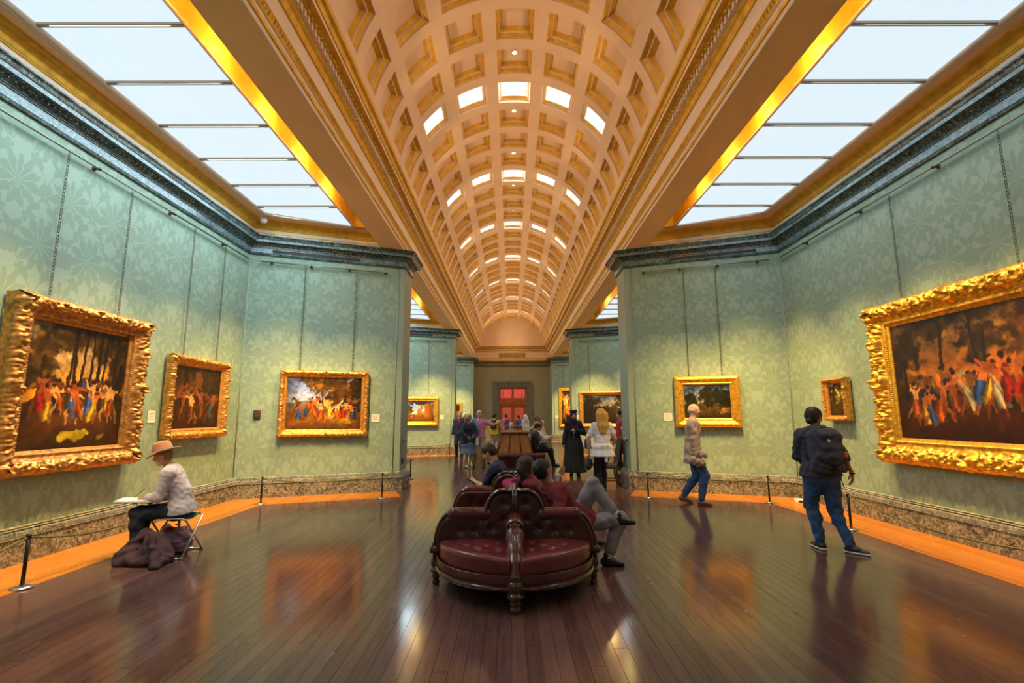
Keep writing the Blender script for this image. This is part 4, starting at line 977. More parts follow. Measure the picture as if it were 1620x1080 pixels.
# ---------------------------------------------------------------- picture rails
def rail(label, a, b, n, step=1.45, first=.3):
    a, b, n = Vector(a), Vector(b), Vector(n).normalized(); d = (b-a); L = d.length; d.normalize()
    e = empty('picture_rail', (a+b)/2, 0, label, 'rail'); o = (a+b)/2
    MB().tube([a+n*.075-o, b+n*.075-o], .014, 8).build('rod', 'brass_rail', e)
    t = first
    while t < L:
        p = a+d*t-o; MB().tube([p, p+n*.085], .016, 8).lathe([(.0, 0), (.03, 0), (.03, .012), (.0, .012)], p, 10, rot=Vector((0, 0, 1)).rotation_difference(n).to_matrix()).lathe([(0, -.02), (.024, -.012), (.024, .012), (0, .02)], p+n*.08-Vector((0, 0, .01)), 8).build('bracket', 'rust', e); t += step
for s in (-1, 1):
    x = CX+s*HW
    for k in (0, 1):
        b = bay(k); wd = ('nearest', 'second')[k]
        rail('slim brass picture rail high on the %s long wall of the %s bay' % (SIDE[s], wd), (x, b['c0']+.3, ZRAIL), (x, b['c1']-.16, ZRAIL), (-s, 0, 0))
        p, n, d = slant(k, s); L = (HW-HS)/abs(d.x)
        rail('slim brass picture rail on the %s slanting wall of the %s bay' % (SIDE[s], wd), p+d*.2+Vector((0, 0, ZRAIL)), p+d*(L-.25)+Vector((0, 0, ZRAIL)), n, .78, .22)
    p, n, d = slant(2, s); L = (HW-HS)/abs(d.x)
    rail('slim picture rail on the %s slanting wall at the far end' % SIDE[s], p+d*.2+Vector((0, 0, ZRAIL)), p+d*(L-.25)+Vector((0, 0, ZRAIL)), n, .78, .22)

# ---------------------------------------------------------------- wall labels and small fittings
def wlabel(label, p, n, w_, h_):
    n = Vector(n).normalized(); e = empty('wall_label', Vector(p)+n*.004, math.atan2(-n.x, n.y), label, 'label')
    MB().box((0, .004, 0), (w_, .008, h_)).build('card', 'paper', e); t = MB()
    for i in range(5): t.box((w_*.06*(i % 2), .0085, h_*(.3-.13*i)), (w_*(.7-.12*(i % 2)), .001, h_*.03))
    t_ = t.build('print', 'ink', e); t_['kind'] = 'stuff'
def wl(label, k, s, u, v, w_=.17, h_=.17):
    p, n, d = slant(k, s); q = on_plane(u, v, p, n); wlabel(label, q, n, w_, h_)
q = at_x(238.5, 659, XL); wlabel('white wall label between the two paintings on the left wall', q, (1, 0, 0), .15, .18)
wl('white wall label right of the blue-sky painting', 0, -1, 594, 661); wl('white wall label left of the park landscape', 0, 1, 1057, 659.5)
q = at_x(1305, 652, XR); wlabel('narrow white label left of the tiny woodland painting', (XR, 8.78, q.z), (-1, 0, 0), .12, .18)
wlabel('white label peeping out beside the huge gold frame', (XR, 7.50, 1.55), (-1, 0, 0), .16, .2)
wl('white wall label right of the ruins landscape', 1, -1, 699, 659.5, .16, .16); wl('white wall label left of the gloomy landscape', 1, 1, 914, 659, .16, .16); wl('white wall label left of the tall dark painting', 2, 1, 881, 659, .18, .18)
p, n, d = slant(0, -1); q = on_plane(407, 655, p, n)
e = empty('wall_sensor', q+n*.01, math.atan2(-n.x, n.y), 'small dark brown sensor box on the left slanting wall', 'sensor')
MB().box((0, .012, 0), (.13, .045, .17), bev=.008).build('case', 'dark_box', e); MB().box((0, .036, .01), (.09, .004, .11)).build('face_plate', 'c_plum', e)
q = at_z(417, 350, 5.43)
e = empty('ceiling_camera', (CX-5.14, 9.62, 5.65), R(20), 'small white security camera under the left skylight corner', 'camera')
MB().box((0, 0, -.025), (.14, .10, .05), bev=.01).build('mount', 'cream_pale', e)
MB().lathe([(0, -.15), (.05, -.135), (.068, -.10), (.068, -.06), (.05, -.05)], n=14).build('housing', 'white_plastic', e); MB().lathe([(0, -.165), (.028, -.155), (.034, -.14)], (.01, -.02, 0), n=12).build('lens', 'steel', e)
for s, wd in ((-1, 'left'), (1, 'right')):       # barrier rods on the pier ends and small sockets
    y = 11.42; z = 1.06 if s < 0 else 1.06
    e = empty('barrier_rod', (CX+s*HP, y, z), 0, 'short grey metal barrier arm on the %s pier' % wd, 'barrier')
    MB().lathe([(0, 0), (.05, 0), (.05, .015), (0, .015)], (0, 0, 0), 12, rot=Matrix.Rotation(R(-90*s), 3, 'Y')).build('wall_plate', 'steel', e)
    MB().tube([(0, 0, 0), (-s*.07, 0, 0), (-s*.09, -.05, 0), (-s*.09, -.42, -.0)], .014, 8).build('rod', 'brass_rail', e); MB().lathe([(0, -.02), (.02, -.015), (.024, 0), (.02, .015), (0, .02)], (-s*.09, -.43, 0), 10).build('knob', 'black_metal', e)
e = empty('wall_socket', (CX-HP, 11.3, .60), 0, 'small black socket low on the left pier end', 'socket')
MB().box((.01, 0, 0), (.02, .09, .12)).build('plate', 'black_metal', e); MB().box((.022, 0, .02), (.004, .04, .03)).build('slot', 'vent_black', e)
e = empty('floor_box', (XR-.32, 9.30, .003), R(-20), 'small white box on the pale border behind the backpack wearer', 'box')
MB().box((0, 0, .035), (.26, .16, .07), bev=.008).build('case', 'white_plastic', e); MB().box((.0, -.082, .035), (.16, .006, .035)).build('grille', 'vent_black', e)

# ---------------------------------------------------------------- rope barriers
post_me = dict(base=MB().lathe([(0, 0), (.085, 0), (.09, .006), (.088, .014), (.05, .022), (.02, .03), (0, .03)], n=20).mesh('base', 'steel'),
               pole=MB().lathe([(0, .02), (.0165, .02), (.0165, .455), (0, .455)], n=12).mesh('pole', 'black_metal'),
               cap=MB().lathe([(0, .445), (.022, .45), (.024, .47), (.018, .487), (0, .49)], n=12).mesh('cap', 'black_metal'))
def post(label, x, y):
    e = empty('barrier_post', (x, y, .003), 0, label, 'post', 'low rope barrier posts')
    for k, m in post_me.items(): inst(k, m, e)
    return Vector((x, y, .45))
def rope(label, a, b, sag=.13):
    a, b = Vector(a), Vector(b); pts = []
    for i in range(25):
        t = i/24; p = a.lerp(b, t); p.z += .01-sag*4*t*(1-t); pts.append(p)
    o = MB(); m = (a+b)/2
    for ph in (0, PI*2/3, PI*4/3):
        q = []
        for i in range(121):
            t = i/120; j = t*24; k = min(int(j), 23); p = pts[k].lerp(pts[k+1], j-k); L = (b-a).length; w_ = ph+t*L*70
            dr = (b-a).normalized(); side = dr.cross(Vector((0, 0, 1))); q.append(p-Vector((m.x, m.y, 0))+side*.0045*math.cos(w_)+Vector((0, 0, 1))*.0045*math.sin(w_))
        o.tube(q, .0068, 5)
    r_ = o.build('barrier_rope', 'rope'); r_.location = (m.x, m.y, 0); tag(r_, label, 'rope', 'green barrier ropes'); return r_
A = [post('barrier post at the far left edge of the view', -4.59, 4.92), post('barrier post hidden behind the seated artist', -4.62, 7.16), post('barrier post at the left room corner under the dark sensor', -4.60, 9.39), post('barrier post right of the blue-sky painting', -2.53, 9.97)]
rope('green rope running out of view at the left edge', (-4.58, 2.7, .45), A[0], .15); rope('green rope beside the brown coat on the left', A[0], A[1], .14); rope('green rope sagging behind the artist to the left corner', A[1], A[2], .14); rope('green rope below the blue-sky painting', A[2], A[3], .10)
B = [post('barrier post left of the pale-jacketed walker, beside the right pier', 2.665, 9.93), post('barrier post between the pale-jacketed walker and the backpack wearer', 4.71, 9.32), post('barrier post just right of the backpack wearer', 4.73, 7.17), post('barrier post out of view on the right', 4.73, 4.05)]
rope('green rope below the park landscape', B[0], B[1], .12); rope('green rope passing behind the backpack wearer', B[1], B[2], .16); rope('green rope below the huge gold frame', B[2], B[3], .16)
rope('short green rope from the post to the left pier', A[3], (-2.50, 10.92, .42), .05)
rope('short green rope from the post to the right pier', B[0], (2.66, 10.9, .42), .06)
C_ = post('barrier post just past the left pier', -2.60, 13.08); rope('short green rope behind the left pier', C_, (-3.9, 12.55, .44), .08); rope('thin rope back to the rear of the left pier', C_, (-2.75, 12.05, .44), .06)
D_ = post('barrier post below the ruins landscape in the second left bay', -2.51, 21.0-.5); rope('green rope below the ruins landscape', D_, (-4.62, 19.75, .45), .08)
D2 = post('barrier post in the second right bay', 2.70, 20.4); rope('green rope below the gloomy landscape', D2, (4.75, 19.7, .45), .08)
# ================================================================ seating
leg_prof = [(0, 0), (.022, 0), (.030, .012), (.034, .03), (.026, .05), (.022, .06), (.030, .075), (.034, .095), (.026, .11), (.03, .125), (.046, .14), (.05, .16), (.044, .178), (.03, .19), (.036, .205), (.046, .22), (.046, .30)]
def sofa():
    cx, y0, y1 = .03, 5.0, 6.5; a, b = .74, .74
    e = empty('confidante_sofa', (cx, (y0+y1)/2, 0), 0, 'oval oxblood leather sofa with buttoned seats in the middle of the floor', 'sofa')
    ym = (y1-y0)/2            # local: near cross-back at -ym, far at +ym
    def oval(X, Y, gx):       # 2d sdf-like: stadium with elliptical ends, shrunk by gx
        yy = np.maximum(np.abs(Y)-ym, 0); return (np.sqrt((X/(a-gx))**2+(yy/(b-gx))**2)-1)*(a-gx)*.92
    def rnd(d1, d2, r): # rounded intersection
        return np.minimum(np.maximum(d1, d2)+0, 0)+np.sqrt(np.maximum(d1+r, 0)**2+np.maximum(d2+r, 0)**2)-r
    cells = dict(near=[(-1, -1), (1, -1)], side=[(-1, 0), (1, 0)], far=[(-1, 1), (1, 1)])
    tufts_near = [(.17, -.18), (.36, -.16), (.54, -.14), (.27, -.30), (.45, -.28), (.16, -.42), (.33, -.43)]
    tufts_side = [(.34, -.45), (.34, -.15), (.34, .15), (.34, .45), (.52, -.3), (.52, 0), (.52, .3)]
    for kind, cl in cells.items():
        for sx, sy in cl:
            sd = SDF()
            def f(X, Y, Z, sx=sx, sy=sy):
                d = oval(X, Y, .02); d = np.maximum(d, .045-sx*X)
                if sy == 0: d = np.maximum(d, np.abs(Y)-ym+.04)
                else: d = np.maximum(d, (ym+.02)-sy*Y)
                dome = .035*np.clip(1-((np.abs(X)-.38)/.38)**2, 0, 1)
                h_ = .40+dome; tu = tufts_side if sy == 0 else tufts_near
                for tx, ty in tu:
                    yy = (sy*Y-ym+ty) if sy else (Y-ty); q = np.hypot(np.abs(X)-tx, yy)
                    h_ = h_-.026*np.exp(-(q/.03)**2)-.010*np.exp(-(q/.075)**2)
                return rnd(d, np.maximum(Z-h_, .265-Z), .045)
            ylo, yhi = (-ym, ym) if sy == 0 else ((-ym-b, -ym) if sy < 0 else (ym, ym+b))
            sd.fun(f, (min(0, sx*a)-.02, ylo-.02, .25), (max(0, sx*a)+.02, yhi+.02, .46))
            sdf_ob('seat_cushion', sd, .0125, 'leather_seat', e)
    # apron: leather band with a wooden bottom rail
    N = 72; ring = []
    for i in range(N):
        t = 2*PI*i/N; x, y = math.cos(t), math.sin(t); ring.append((x*a, (ym if y > 1e-6 else -ym if y < -1e-6 else 0)+y*b))
    def band(z0, z1, o0, o1, mat, nm, n=4):
        V = []; Fc = []
        for j in range(n+1):
            q = j/n; bulge = .012*math.sin(PI*q)
            for x, y in ring:
                L = math.hypot(x/a, 0) ; k = (o0+(o1-o0)*q)+bulge; V.append((x*(1+k/a), y+(k*(y-math.copysign(ym, y))/b if abs(y) > ym else 0), z0+(z1-z0)*q))
        for j in range(n):
            for i in range(N): Fc.append((j*N+i, j*N+(i+1) % N, (j+1)*N+(i+1) % N, (j+1)*N+i))
        return ob(nm, V, Fc, mat, e, smooth=True)
    band(.205, .285, -.01, -.005, 'leather', 'apron'); band(.17, .205, .005, .005, 'mahogany', 'seat_rail')
    band(.284, .292, .0, .0, 'leather_dark', 'welt', 2)
    st = MB()
    for x, y in [((ring[i][0]*(1-q)+ring[(i+1) % N][0]*q), (ring[i][1]*(1-q)+ring[(i+1) % N][1]*q)) for i in range(N) for q in (0, .25, .5, .75)]:
        p = Vector((x*1.008, y*1.004, .213)); st.add([p+Vector(d)*.004 for d in ((1, 0, 0), (-1, 0, 0), (0, 1, 0), (0, -1, 0), (0, 0, 1), (0, 0, -1))], [(0, 2, 4), (2, 1, 4), (1, 3, 4), (3, 0, 4), (2, 0, 5), (1, 2, 5), (3, 1, 5), (0, 3, 5)])
    s_ = st.build('nail_trim', 'frame_bronze', e); s_['kind'] = 'stuff'
    ob('under_panel', [(x*.95, y*.97, .2) for x, y in ring], [tuple(range(N))], 'vent_black', e)
    # cross backs with high middle lobes
    def hgt(X):
        A_ = np.abs(X); lobe = .64+.215*np.sqrt(np.clip(1-(np.clip(A_-.105, 0, 1)/.165)**2, 0, 1)); lobe = lobe-.03*np.exp(-(A_/.02)**2)
        arm = np.where(A_ < .60, .645, .36+.285*np.sqrt(np.clip(1-((A_-.60)/.155)**2, 0, 1))); return np.where(A_ < .27, lobe, arm)
    for sy in (-1, 1):
        yc = sy*ym; sd = SDF()
        def f(X, Y, Z, sy=sy, yc=yc):
            t = sy*(Y-yc); lean = t+.10*(Z-.4)       # leans away from the end seats
            th = .075+0*X; puff = 0
            for tx, tz in ((.10, .60), (.22, .52), (.38, .50), (.52, .50), (.10, .74), (.30, .60)):
                q = np.hypot(np.abs(X)-tx, Z-tz); puff = puff+.022*np.exp(-(q/.035)**2)
            th = th-puff+.012
            return rnd((Z-hgt(X))*.85, np.abs(lean)-th, .04)
        sd.fun(f, (-.78, yc-.15, .30), (.78, yc+.15, .90)); sd.cut((0, 0, .3), (0, 0, -1))
        sd.fun(lambda X, Y, Z: np.abs(X)-.765+0*Y+0*Z, (-.78, yc-.2, .2), (-.78, yc-.2, .2), sub=False) if False else None
        sdf_ob('cross_back', sd, .0125, 'leather_dark', e)
        for sx in (-1, 1):
            r_ = SDF(); r_.cone((sx*.27, yc+sy*.02, .645), (sx*.585, yc+sy*.02, .645), .062, .062, .01); r_.cone((sx*.575, yc+sy*.02, .645), (sx*.60, yc+sy*.02, .64), .066, .058, .01); r_.wrinkle(.0012, 60)
            sdf_ob('arm_roll', r_, .011, 'leather', e)
            for off in (-.035, 0, .035):       # moulded wooden edge of the outer arm
                pts = []
                for i in range(14):
                    t = PI/2*i/13; pts.append((sx*(.60+.165*math.sin(t)), yc+off*1.1+sy*.0, .355+.305*math.cos(t)))
                pts += [(sx*.768, yc+off, .30), (sx*.765, yc+off, .22)]
                MB().tube(pts, .021 if off == 0 else .016, 8).build('arm_moulding', 'mahogany', e)
            for off in (0, .035, .065):        # moulded wooden arch over each lobe
                pts = []
                for i in range(15):
                    t = i/14; ang = PI*(1-t*.5)
                    x = .265-t*.25 if False else .105+.17*math.cos(PI/2*t)*1.0 if False else None
                for i in range(17):
                    t = PI/2*i/16; pts.append((sx*(.115+.165*math.cos(t)), yc+sy*(off-.01)-.0*t, .63+.235*math.sin(t)))
                pts.append((sx*.02, yc+sy*(off-.01), .862))
                MB().tube(pts, .017, 8).build('arch_moulding', 'mahogany', e)
        MB().tube([(-.012, yc+sy*.06, .88), (-.012, yc+sy*.085, .62)], .014, 8).build('centre_moulding', 'mahogany', e); MB().tube([(.012, yc+sy*.06, .88), (.012, yc+sy*.085, .62)], .014, 8).build('centre_moulding', 'mahogany', e)
        # scrolled middle arm between the two end seats
        ar = SDF(); pr = [(.03, .60, .065), (.14, .60, .07), (.28, .575, .082), (.40, .51, .082), (.52, .42, .074), (.62, .34, .064), (.69, .26, .055)]
        for (p, q) in zip(pr[:-1], pr[1:]): ar.cone((0, yc+sy*p[0], p[1]), (0, yc+sy*q[0], q[1]), p[2], q[2], .03)
        ar.cone((0, yc+sy*.5, .36), (0, yc+sy*.66, .28), .06, .05, .04)
        sdf_ob('middle_arm', ar, .011, 'leather', e)
        sc = MB()
        for x in (-.03, 0, .03):
            pts = [(x*.9, yc+sy*.36, .62), (x*1.0, yc+sy*.42, .585), (x*.95, yc+sy*.50, .52), (x*.8, yc+sy*.575, .44), (x*.6, yc+sy*.64, .355), (x*.5, yc+sy*.70, .26)]
            sc.tube(pts, [.008, .015, .017, .016, .014, .012], 8)
        sc.tube([(.066*math.cos(t_), yc+sy*(.36+.03*abs(math.sin(t_))), .575+.075*math.sin(t_)) for t_ in [PI*(-.1+1.2*i/14) for i in range(15)]], .013, 8)
        sc.build('arm_scroll', 'mahogany', e)
        MB().box((0, yc+sy*(b+.0), .23), (.085, .05, .12), bev=.008).build('front_block', 'mahogany', e)
    # long centre back between the side seats
    sp = SDF()
    def g(X, Y, Z):
        h_ = .78+.05*np.cos(Y*4.2)-.0*X; th = .10-.10*(Z-.4)
        for ty in (-.5, -.25, 0, .25, .5):
            th = th-.02*np.exp(-(((Y-ty)/.04)**2+((Z-.6)/.04)**2))
        return rnd((Z-h_)*.9, np.abs(X)-th, .05)
    sp.fun(g, (-.13, -ym, .3), (.13, ym, .86)); sp.cut((0, 0, .3), (0, 0, -1)); sdf_ob('centre_back', sp, .0145, 'leather_dark', e)
    for x, y, nm in ((0, -ym-b+.03, 1), (0, ym+b-.03, 1), (-.755, -ym, 0), (.755, -ym, 0), (-.755, ym, 0), (.755, ym, 0)):
        MB().lathe([(r_*(1.45 if nm else 1.1), z*.82) for r_, z in leg_prof], (x, y, 0), 16).build('leg', 'mahogany', e)
        if not nm: MB().box((x, y, .30), (.06, .09, .14), bev=.008).lathe([(0, .36), (.04, .36), (.045, .375), (.03, .39), (0, .39)], (x, y, 0), 12).build('leg_block', 'mahogany', e)
sofa()
def bench(label, y0, L, wdt=1.94, bh=1.09):
    e = empty('gallery_bench', (CX+.03, y0+L/2, 0), 0, label, 'bench'); hw, hl = wdt/2, L/2; c = .35
    def oct_(w_, l_, k): return [(-w_+k, -l_), (w_-k, -l_), (w_, -l_+k), (w_, l_-k), (w_-k, l_), (-w_+k, l_), (-w_, l_-k), (-w_, -l_+k)]
    def slab(z0, z1, w0, l0, w1, l1, k0, k1, mat, nm, bev=0):
        V = [(x, y, z0) for x, y in oct_(w0, l0, k0)]+[(x, y, z1) for x, y in oct_(w1, l1, k1)]
        Fc = [(i, (i+1) % 8, 8+(i+1) % 8, 8+i) for i in range(8)]+[tuple(range(8))[::-1], tuple(range(8, 16))]
        o = ob(nm, V, Fc, mat, e)
        if bev:
            m = o.modifiers.new('bevel', 'BEVEL'); m.width = bev; m.segments = 3; m.limit_method = 'ANGLE'
            shade_auto(o, 50)
        return o
    slab(0, .10, hw-.2, hl-.2, hw-.2, hl-.2, c-.1, c-.1, 'mahogany', 'plinth_base'); slab(.10, .33, hw-.12, hl-.12, hw-.06, hl-.06, c-.05, c-.05, 'leather_dark', 'seat_apron', .01)
    slab(.33, .46, hw, hl, hw-.01, hl-.01, c, c, 'leather', 'seat_pad', .04)
    slab(.45, bh-.06, .56, hl-.36, .40, hl-.52, .03, .03, 'oak', 'back_plinth'); slab(bh-.06, bh, .46, hl-.46, .46, hl-.46, .03, .03, 'oak_dark', 'top_slab', .012)
    for s in (-1, 1):                                   # raised stiles of the panelled ends
        for x0, x1 in ((-.55, -.395), (-.19, -.14), (.19, .14), (.55, .395)):
            MB().tube([(x0, s*(hl-.36), .47), (x1, s*(hl-.52), bh-.06)], .026, 4).build('stile', 'oak_dark', e)
    return e
bench('panelled oak back-to-back bench with leather seat behind the sofa', 15.35, 2.7); bench('second oak gallery bench near the far door', 24.6, 2.6)

def guard_chair():
    p = Vector((2.17, 11.74, 0)); e = empty('side_chair', p, R(90-4), 'dark upholstered side chair beside the right pier', 'chair')   # faces -x
    W, D, SH = .50, .50, .47
    sd = SDF(); sd.box((0, .02, SH-.03), (W/2, D/2, .05), .035); sdf_ob('seat', sd, .014, 'c_charcoal', e)
    bk = SDF()
    B_ = np.array([(1, 0, 0), (0, math.cos(.17), math.sin(.17)), (0, -math.sin(.17), math.cos(.17))])
    bk.box((0, -D/2-.06, .80), (W/2-.01, .035, .30), .03, B_); sdf_ob('backrest', bk, .014, 'c_charcoal', e)
    for x in (-1, 1):
        MB().box((x*(W/2-.03), D/2-.03, SH/2-.03), (.042, .042, SH-.06)).build('leg', 'mahogany', e)
        MB().tube([(x*(W/2-.03), -D/2-.06, 0), (x*(W/2-.03), -D/2+.0, .25), (x*(W/2-.03), -D/2+.01, .47), (x*(W/2-.03), -D/2-.04, .62)], .024, 4).build('leg', 'mahogany', e)
        MB().box((x*(W/2-.03), -.01, .13), (.025, D-.04, .03)).build('stretcher', 'mahogany', e)
    MB().box((0, .1, .13), (W-.06, .025, .03)).build('stretcher', 'mahogany', e); MB().box((0, -D/2+.0, .16), (W-.06, .025, .03)).build('stretcher', 'mahogany', e)
guard_chair()

def stool():
    e = empty('folding_stool', (-3.93, 6.06, 0), R(3), 'chrome folding stool with green fabric seat under the artist', 'stool')
    hw, sp, h_ = .19, .23, .43
    for s in (-1, 1):       # two U frames crossing
        r_ = .05; pts = []
        def corner(p, q, t, n=4): return
        top, bot = (s*.17, h_), (-s*sp, .012)
        P = [(-hw+s*.012, bot[0], bot[1]), (-hw+s*.012, top[0]*.94+bot[0]*.06, top[1]*.94+.0), (-hw+.03+s*.012, top[0], top[1]), (hw-.03+s*.012, top[0], top[1]), (hw+s*.012, top[0]*.94+bot[0]*.06, top[1]*.94), (hw+s*.012, bot[0], bot[1])]
        MB().tube(P, .0115, 10).build('tube_frame', 'chrome', e)
        MB().tube([(-hw+s*.012, bot[0], .012), (hw+s*.012, bot[0], .012)], .011, 8).build('foot_bar', 'chrome', e)
        for x in (-1, 1): MB().tube([(x*hw+s*.012-x*.02, bot[0], .013), (x*hw+s*.012+x*.015, bot[0], .013)], .0135, 8).build('foot_cap', 'steel', e)
    V = []; n = 8
    for i in range(n+1):
        y = -.17+.34*i/n; z = h_+.012-.035*math.sin(PI*i/n)
        V += [(-hw+.035, y, z), (hw-.035, y, z), (-hw+.035, y, z-.008), (hw-.035, y, z-.008)]
    Fc = []
    for i in range(n):
        q = 4*i; Fc += [(q, q+1, q+5, q+4), (q+2, q+6, q+7, q+3), (q, q+4, q+6, q+2), (q+1, q+3, q+7, q+5)]
    ob('fabric_seat', V, Fc, 'c_green', e)
stool()
# coat heaped over a bag beside the artist
c0 = Vector((-3.98, 5.70, 0)); ct = SDF()
def lw(u, v, y): p = at_y(u, v, y); return (p.x-c0.x, p.y-c0.y, p.z)
ct.cone(lw(200, 890, 5.65), lw(250, 885, 5.7), .09, .11, .06); ct.cone(lw(240, 850, 5.75), lw(240, 880, 5.72), .07, .15, .06); ct.cone(lw(190, 880, 5.65), lw(232, 845, 5.8), .06, .065, .05); ct.cone(lw(255, 850, 5.8), lw(268, 882, 5.75), .05, .06, .05)
ct.cone(lw(240, 845, 5.65), lw(246, 897, 5.52), .035, .055, .02); ct.cone(lw(185, 893, 5.6), lw(262, 886, 5.6), .035, .04, .05)
ct.wrinkle(.006, 26, .4); ct.cut((0, 0, .004), (0, 0, -1))
o = sdf_ob('coat', ct, .011, 'c_plum'); o.location = c0; tag(o, 'dark plum coat heaped on the floor beside the folding stool', 'coat')
c0 = Vector((-3.99, 6.14, 0)); e = empty('carrier_bag', c0, 0, 'crumpled purple plastic carrier bag under the stool', 'bag')
bg = SDF(); bg.ell((0, 0, .14), (.17, .15, .15), k=.03); bg.ell((.06, .0, .10), (.11, .11, .10), k=.04); bg.ell((-.08, .02, .20), (.09, .09, .09), k=.04); bg.wrinkle(.012, 34, 1.); bg.cut((0, 0, .003), (0, 0, -1)); sdf_ob('bag_body', bg, .011, 'plastic_bag', e)
b2 = SDF(); b2.ell((-.02, -.08, .285), (.05, .03, .03), k=.02); b2.cone((-.03, -.09, .28), (-.06, -.10, .22), .016, .01); b2.cone((.0, -.09, .29), (.05, -.10, .30), .016, .012); sdf_ob('red_ribbon', b2, .008, 'c_red', e)
b3 = SDF(); b3.ell((-.12, .0, .24), (.06, .07, .09), k=.02); b3.wrinkle(.006, 40); sdf_ob('white_liner', b3, .01, 'c_white', e)
# ================================================================ people
def vn(v): v = np.asarray(v, float); return v/max(np.linalg.norm(v), 1e-9)
def rotv(v, ax, an):
    ax = vn(ax); v = np.asarray(v, float); return v*math.cos(an)+np.cross(ax, v)*math.sin(an)+ax*(ax @ v)*(1-math.cos(an))
def ik(a, t, l1, l2, hint):
    a, t = np.asarray(a, float), np.asarray(t, float); d = t-a; L = np.linalg.norm(d)
    if L > (l1+l2)*.999: t = a+d/L*(l1+l2)*.999; d = t-a; L = np.linalg.norm(d)
    u = d/L; x = (l1*l1-l2*l2+L*L)/(2*L); h = math.sqrt(max(l1*l1-x*x, 1e-6)); hv = np.asarray(hint, float); hv = hv-u*(hv @ u)
    return a+u*x+vn(hv)*h, t
class Person:
    def __init__(s, label, loc, rz, H=1.72, sex='m', pel=None, lean=(0, 0), lean2=None, twist=0., head=(0, 0, 0), ank=None, knee=None, wr=None, elb=None, toes=None, skin='skin', q=.011, group=None, girth=1., shw=1.):
        s.k = k = H/1.75; s.q = q; s.skin = skin; s.f = sex == 'f'; s.g = girth*k
        s.e = empty('person', loc, rz, label, 'person', group)
        s.pel = np.array(pel if pel is not None else (0, 0, .955*k), float); ly = .985
        def up(l): return vn((math.sin(l[0]), math.sin(l[1]), math.cos(l[0])*math.cos(l[1])))
        s.U1 = up(lean); s.U2 = up(lean2 if lean2 is not None else lean)
        r0 = rotv((1, 0, 0), (0, 0, 1), twist); s.Rh = np.array((1., 0, 0)); s.R = vn(r0-s.U2*(r0 @ s.U2)); s.Fw = np.cross(s.U2, s.R)
        s.waist = s.pel+s.U1*.19*k; s.shc = s.waist+s.U2*.295*k; s.neck = s.shc+s.U2*.055*k
        w_ = (.165 if s.f else .19)*k*shw; s.sh = [s.shc-s.R*w_-s.U2*.02*k, s.shc+s.R*w_-s.U2*.02*k]
        y, p, rl = head; hf = rotv(s.Fw, s.U2, y); hf = vn(hf-np.array((0, 0, 1.))*0); hr = vn(np.cross(hf, s.U2)); hz = s.U2*.6+np.array((0, 0, .4)); hz = vn(hz-hr*(hz @ hr)); hf = np.cross(hz, hr)
        hf, hz = rotv(hf, hr, p), rotv(hz, hr, p); hr2 = rotv(hr, hf, rl); hz = rotv(hz, hf, rl); s.hf, s.hu, s.hr = hf, hz, hr2
        s.hc = s.neck+vn(s.U2*.6+hz*.6+hf*.15)*.155*k
        s.hip = [s.pel-s.Rh*.092*k-np.array((0, 0, .03*k)), s.pel+s.Rh*.092*k-np.array((0, 0, .03*k))]
        l1, l2 = .445*k, .435*k
        ank = ank or ((-.10*k, 0, .085*k), (.10*k, 0, .085*k)); knee = knee or ((0, 1, 0), (0, 1, 0)); s.kn = []; s.an = []
        for i in (0, 1): a, b = ik(s.hip[i], ank[i], l1, l2, knee[i]); s.kn.append(a); s.an.append(b)
        s.toes = [vn(t) for t in (toes or ((-.12, 1, 0), (.12, 1, 0)))]
        wr = wr or ((-.26*k, .03*k, .80*k), (.26*k, .03*k, .80*k)); elb = elb or ((-.4, -1, 0), (.4, -1, 0)); s.el = []; s.wr = []
        for i in (0, 1): a, b = ik(s.sh[i], wr[i], .285*k, .25*k, elb[i]); s.el.append(a); s.wr.append(b)
        s.hands = [None, None]
    # ---- primitives
    def torso(s, sd, off=0., low=True, k=.04):
        K, g = s.k, s.g; R_, F_, U1, U2 = s.R, s.Fw, s.U1, s.U2; b = .92 if s.f else 1.
        for q in (-1, 1):
            sd.cone(s.shc+R_*q*.095*K*b-U2*.075*K+F_*.005, s.waist+R_*q*.055*K*b, .098*g*b+off, .092*g*b+off, k)
            if s.f: sd.ell(s.shc+R_*q*.075*K-U2*.13*K+F_*.07*K, (.065*g+off,)*3, None, k)
            if low: sd.cone(s.waist+s.Rh*q*.05*K, s.pel+s.Rh*q*.072*K-s.U1*.02*K, .094*g*b+off, .113*g+off, k)
        sd.cone(s.sh[0]+R_*.035*K, s.sh[1]-R_*.035*K, .062*K+off, .062*K+off, k)
        for q in (0, 1): sd.cone(s.neck-U2*.01*K, s.sh[q]-R_*(q*2-1)*.02*K, .047*K+off*.8, .05*K+off, k)
    def arm(s, sd, i, upto=2., off=0., k=.025, flare=1.):
        K = s.k; g = (.9 if s.f else 1.)*K; a, e_, w_ = s.sh[i], s.el[i], s.wr[i]
        if upto <= 1: sd.cone(a, a+(e_-a)*upto, .054*g+off, (.054-.012*upto)*g+off*flare, k); return
        sd.cone(a, e_, .054*g+off, .042*g+off, k); t = min(upto-1, 1.); sd.cone(e_, e_+(w_-e_)*t, .042*g+off, (.042-.014*t)*g+off*flare, k)
